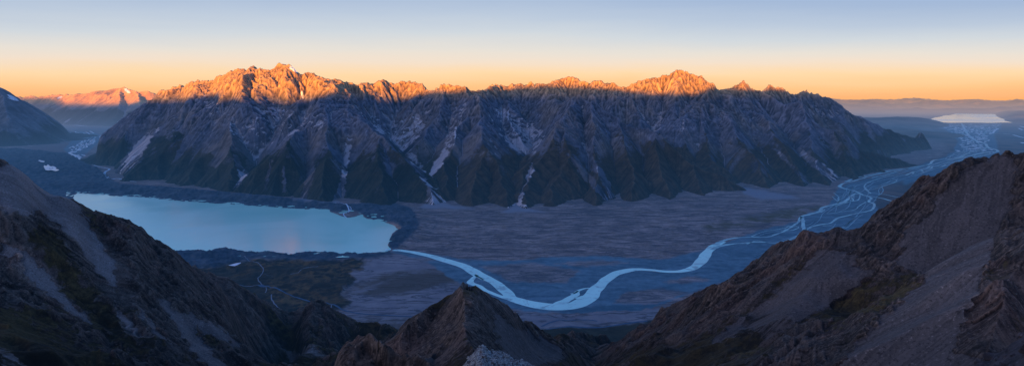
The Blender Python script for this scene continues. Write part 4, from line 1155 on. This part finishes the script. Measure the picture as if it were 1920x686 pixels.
# ------------------------------------------------------------------ the unseen divide behind the lookout, crest shaped so its shadow fills the valley
def make_divide():
    y0 = -3200.0
    te = math.tan(SUN_EL); ta = math.tan(SUN_AZ)
    # height of the shadow edge wanted at the range (bearing in picture, height, distance)
    wanted = [(100,880,11000),(300,1120,11500),(350,1160,10800),(386,1290,9800),(430,1115,9700),(470,1195,9700),(500,1150,9700),(540,1130,9600),(600,1140,9600),(643,1300,9000),(690,1170,9500),(720,1140,9900),(760,1190,10000),(800,1310,9800),(850,1290,9600),(905,1340,9700),(960,1400,10500),(1020,1400,10500),(1060,1400,10300),(1120,1380,10000),(1170,1335,9800),(1220,1275,9700),(1300,1255,9700),(1350,1400,10200),(1400,1345,10700),(1450,1370,11300),(1530,1360,12000)]
    xs, zs = [], []
    for px, z, Y in wanted:
        X = float(P(px, 186, Y)[0])
        xs.append(X - (Y - y0) * ta); zs.append(z - 75 + (Y - y0) * te / math.cos(SUN_AZ))
    for a, b in [(-46000,2100),(-31000,2100),(-29200,1640),(-24800,1640),(-23500,2020),(-17500,2020),(-14500,1750),(9500,1660),(16500,1600)]:
        xs.append(a); zs.append(b)
    o = np.argsort(xs); xs = np.array(xs)[o]; zs = np.array(zs)[o]
    u = np.linspace(-46000, 16500, 1000)
    prof = np.interp(u, xs, zs) + 14 * fbm(u / 260, u * 0 + 3.3, 4, 800)
    v = np.linspace(-1, 1, 61)
    X = np.broadcast_to(u[None, :], (61, 1000)) + 0 * v[:, None]
    Y = y0 + v[:, None] * 2300 + 0 * X
    base = prof[None, :] * (1 - np.abs(v[:, None]) ** 0.9)
    Z = base + 190 * (ridged(X / 1100, Y / 1100, 5, 810) - 0.9) * np.clip(np.abs(v[:, None]) * 4, 0, 1) * (1 - np.abs(v[:, None])) - 60
    k = 30
    Z[k] = prof
    s = N('divide_rock'); pos = s.n('ShaderNodeNewGeometry').outputs['Position']
    m = s.finish(bsdf(s, s.mix(s.noise(pos, 0.004, 6), (0.07, 0.065, 0.06), (0.22, 0.2, 0.19)), 0.95, bump(s, s.noise(pos, 0.01, 6), 20)), False)
    grid_mesh('mountain', X, Y, Z, np.ones((60, 999), bool), m, kind='structure', category='mountain', label='sharp unseen rock divide behind the lookout, crest shaped to shade the valley')
make_divide()
# ------------------------------------------------------------------ the lookout itself: rocks below the viewer's feet
def make_lookout():
    nc, nr = 900, 460
    az = np.linspace(-D(60), D(60), nc)
    r = np.exp(np.linspace(math.log(2.0), math.log(215.0), nr))
    X = r[:, None] * np.sin(az)[None, :]; Y = r[:, None] * np.cos(az)[None, :]
    # bearing of the lower edge of what can be seen from the top
    xe, ye, ze = ray(np.linspace(-800, 2700, 400), 694)
    te = np.interp(az, np.arctan2(xe, ye), ze / np.hypot(xe, ye))
    Z = CAMZ - 1.75 + te[None, :] * r[:, None] * 1.12 - 0.6 * (r[:, None] / 20) ** 1.3
    Z = Z + np.clip(r[:, None] / 14, 0, 1.6) * 0.9 * fbm(X / 9, Y / 9, 5, 900)
    line = CAMZ + te[None, :] * r[:, None] - 0.35
    Z = np.minimum(Z, line)
    lab = np.zeros(X.shape, np.int8)
    def knoll(pts, rr, depth, k, sl):
        nonlocal Z
        pts = np.array(pts, float)
        x, y, z = ray(pts[:, 0], pts[:, 1]); a = np.arctan2(x, y); t = z / np.hypot(x, y)
        w = np.clip((np.interp(az, a, t, left=-9, right=-9)), -9, 9)
        top = CAMZ + w[None, :] * r[:, None]
        q = np.log(r[:, None] / rr)
        body = top - np.abs(q) * depth - 0.0
        body = np.where(np.abs(q) < 0.5, body, -1e3)
        body = body + 0.10 * rr / 30 * (fbm(X / 0.8, Y / 0.8, 4, 910) + ridged(X / 2.2, Y / 2.2, 4, 915) - 1)
        lab[(body > Z)] = k
        Z = np.maximum(Z, body)
    knoll([(850,696),(866,684),(880,668),(893,652),(905,646),(918,655),(932,654),(950,664),(972,674),(990,680),(1010,690),(1016,697)], 44, 9, 1, 0)
    knoll([(1806,697),(1822,686),(1842,676),(1858,672),(1866,658),(1884,650),(1896,638),(1915,630),(1960,600),(2050,560)], 30, 8, 2, 0)
    # rock material, lichen in rings and patches
    s = N('lichen_rock'); pos = s.n('ShaderNodeNewGeometry').outputs['Position']
    a = s.noise(pos, 1.1, 6, 0.65, 0.4); b = s.noise(pos, 5.0, 6, 0.7, 0.5); c = s.noise(pos, 19.0, 4, 0.7)
    rock = s.mix(s.mapr(a, 0.3, 0.7), (0.035, 0.032, 0.034), (0.13, 0.112, 0.108))
    lic = s.mix(c, (0.25, 0.26, 0.225), (0.46, 0.46, 0.40))
    m = s.mapr(s.math('ADD', b, s.math('MULTIPLY', s.math('SUBTRACT', c, 0.5), 0.5)), 0.47, 0.56)
    col = s.mix(m, rock, lic)
    col = s.mix(s.mapr(s.noise(pos, 2.6, 4, 0.6), 0.62, 0.68), col, (0.11, 0.05, 0.035))
    lm = s.finish(bsdf(s, col, 0.9, bump(s, s.math('ADD', b, s.math('MULTIPLY', c, 0.5)), 0.12)), False)
    s = N('dark_rock'); pos = s.n('ShaderNodeNewGeometry').outputs['Position']
    a = s.noise(pos, 0.9, 6, 0.65, 0.6); b = s.noise(pos, 6.0, 6, 0.7)
    col = s.mix(s.mapr(a, 0.3, 0.7), (0.02, 0.019, 0.022), (0.10, 0.085, 0.085))
    col = s.mix(s.mapr(b, 0.58, 0.68, 0, 0.7), col, (0.22, 0.22, 0.24))
    dm = s.finish(bsdf(s, col, 0.9, bump(s, s.math('ADD', a, b), 0.2)), False)
    fl = np.ones((nr - 1, nc - 1), bool); lc = lab[:-1, :-1]
    grid_mesh('lookout_summit', X, Y, Z, fl & (lc == 0), dm, kind='structure', category='summit', label='dark stony top of the lookout below the camera')
    grid_mesh('rock_outcrop', X, Y, Z, fl & (lc == 1), lm, kind='structure', category='outcrop', label='pale lichen speckled outcrop at the very bottom centre')
    grid_mesh('rock_outcrop', X, Y, Z, fl & (lc == 2), dm, kind='structure', category='outcrop', label='dark jagged outcrop in the bottom right corner')
    # loose rocks lying on the two outcrops
    import bmesh
    def rock_mesh(i, mat):
        q = np.random.default_rng(500 + i)
        bm = bmesh.new()
        dims = np.array([1.0, q.uniform(0.6, 0.95), q.uniform(0.45, 0.75)])
        for p in q.normal(0, 1, (16, 3)):
            p = p / np.linalg.norm(p) * dims * q.uniform(0.8, 1.0); bm.verts.new(p)
        res = bmesh.ops.convex_hull(bm, input=bm.verts)
        bmesh.ops.delete(bm, geom=[e for e in res['geom_interior'] if isinstance(e, bmesh.types.BMVert)], context='VERTS')
        bmesh.ops.bevel(bm, geom=list(bm.edges), offset=0.05, segments=1, affect='EDGES')
        bmesh.ops.triangulate(bm, faces=bm.faces[:])
        bmesh.ops.subdivide_edges(bm, edges=bm.edges[:], cuts=2, use_grid_fill=True)
        P3 = np.array([v.co[:] for v in bm.verts])
        nz = 0.05 * fbm(P3[:, 0] * 3 + P3[:, 2] * 2, P3[:, 1] * 3 - P3[:, 2], 3, 950 + i)
        for v, d in zip(bm.verts, nz): v.co *= 1 + float(d)
        me = bpy.data.meshes.new('rock'); bm.to_mesh(me); bm.free(); me.materials.append(mat)
        return me
    def scatter(k, mat, count, smin, smax, label, group, pxr, rr):
        protos = [rock_mesh(i + 20 * k, mat) for i in range(7)]
        done = 0
        while done < count:
            px = rng.uniform(*pxr); x, y, z = ray(px, 670); a = math.atan2(x, y)
            q = rr * math.exp(rng.uniform(-0.22, 0.07))
            i = int(np.clip(np.searchsorted(r, q), 1, nr - 1)); j = int(np.clip(np.searchsorted(az, a), 1, nc - 1))
            if lab[i, j] != k: continue
            sz = smin * (smax / smin) ** (rng.random() ** 1.8)
            o = link('rock', protos[done % 7], kind='thing', category='rock', label=label, group=group)
            o.location = (X[i, j], Y[i, j], Z[i, j] + sz * 0.12)
            o.scale = (sz, sz, sz); o.rotation_euler = (rng.normal(0, 0.35), rng.normal(0, 0.35), rng.uniform(0, 6.28))
            done += 1
    scatter(1, lm, 150, 0.10, 0.42, 'angular grey lichen spotted rock lying among others on the pale outcrop at bottom centre', 'loose rocks on the pale lichen outcrop', (852, 1014), 44)
    scatter(2, dm, 60, 0.08, 0.45, 'angular dark rock lying among others on the jagged outcrop in the bottom right corner', 'loose rocks on the corner outcrop', (1808, 1935), 30)
make_lookout()
print('lookout', round(time.time() - T0, 1))
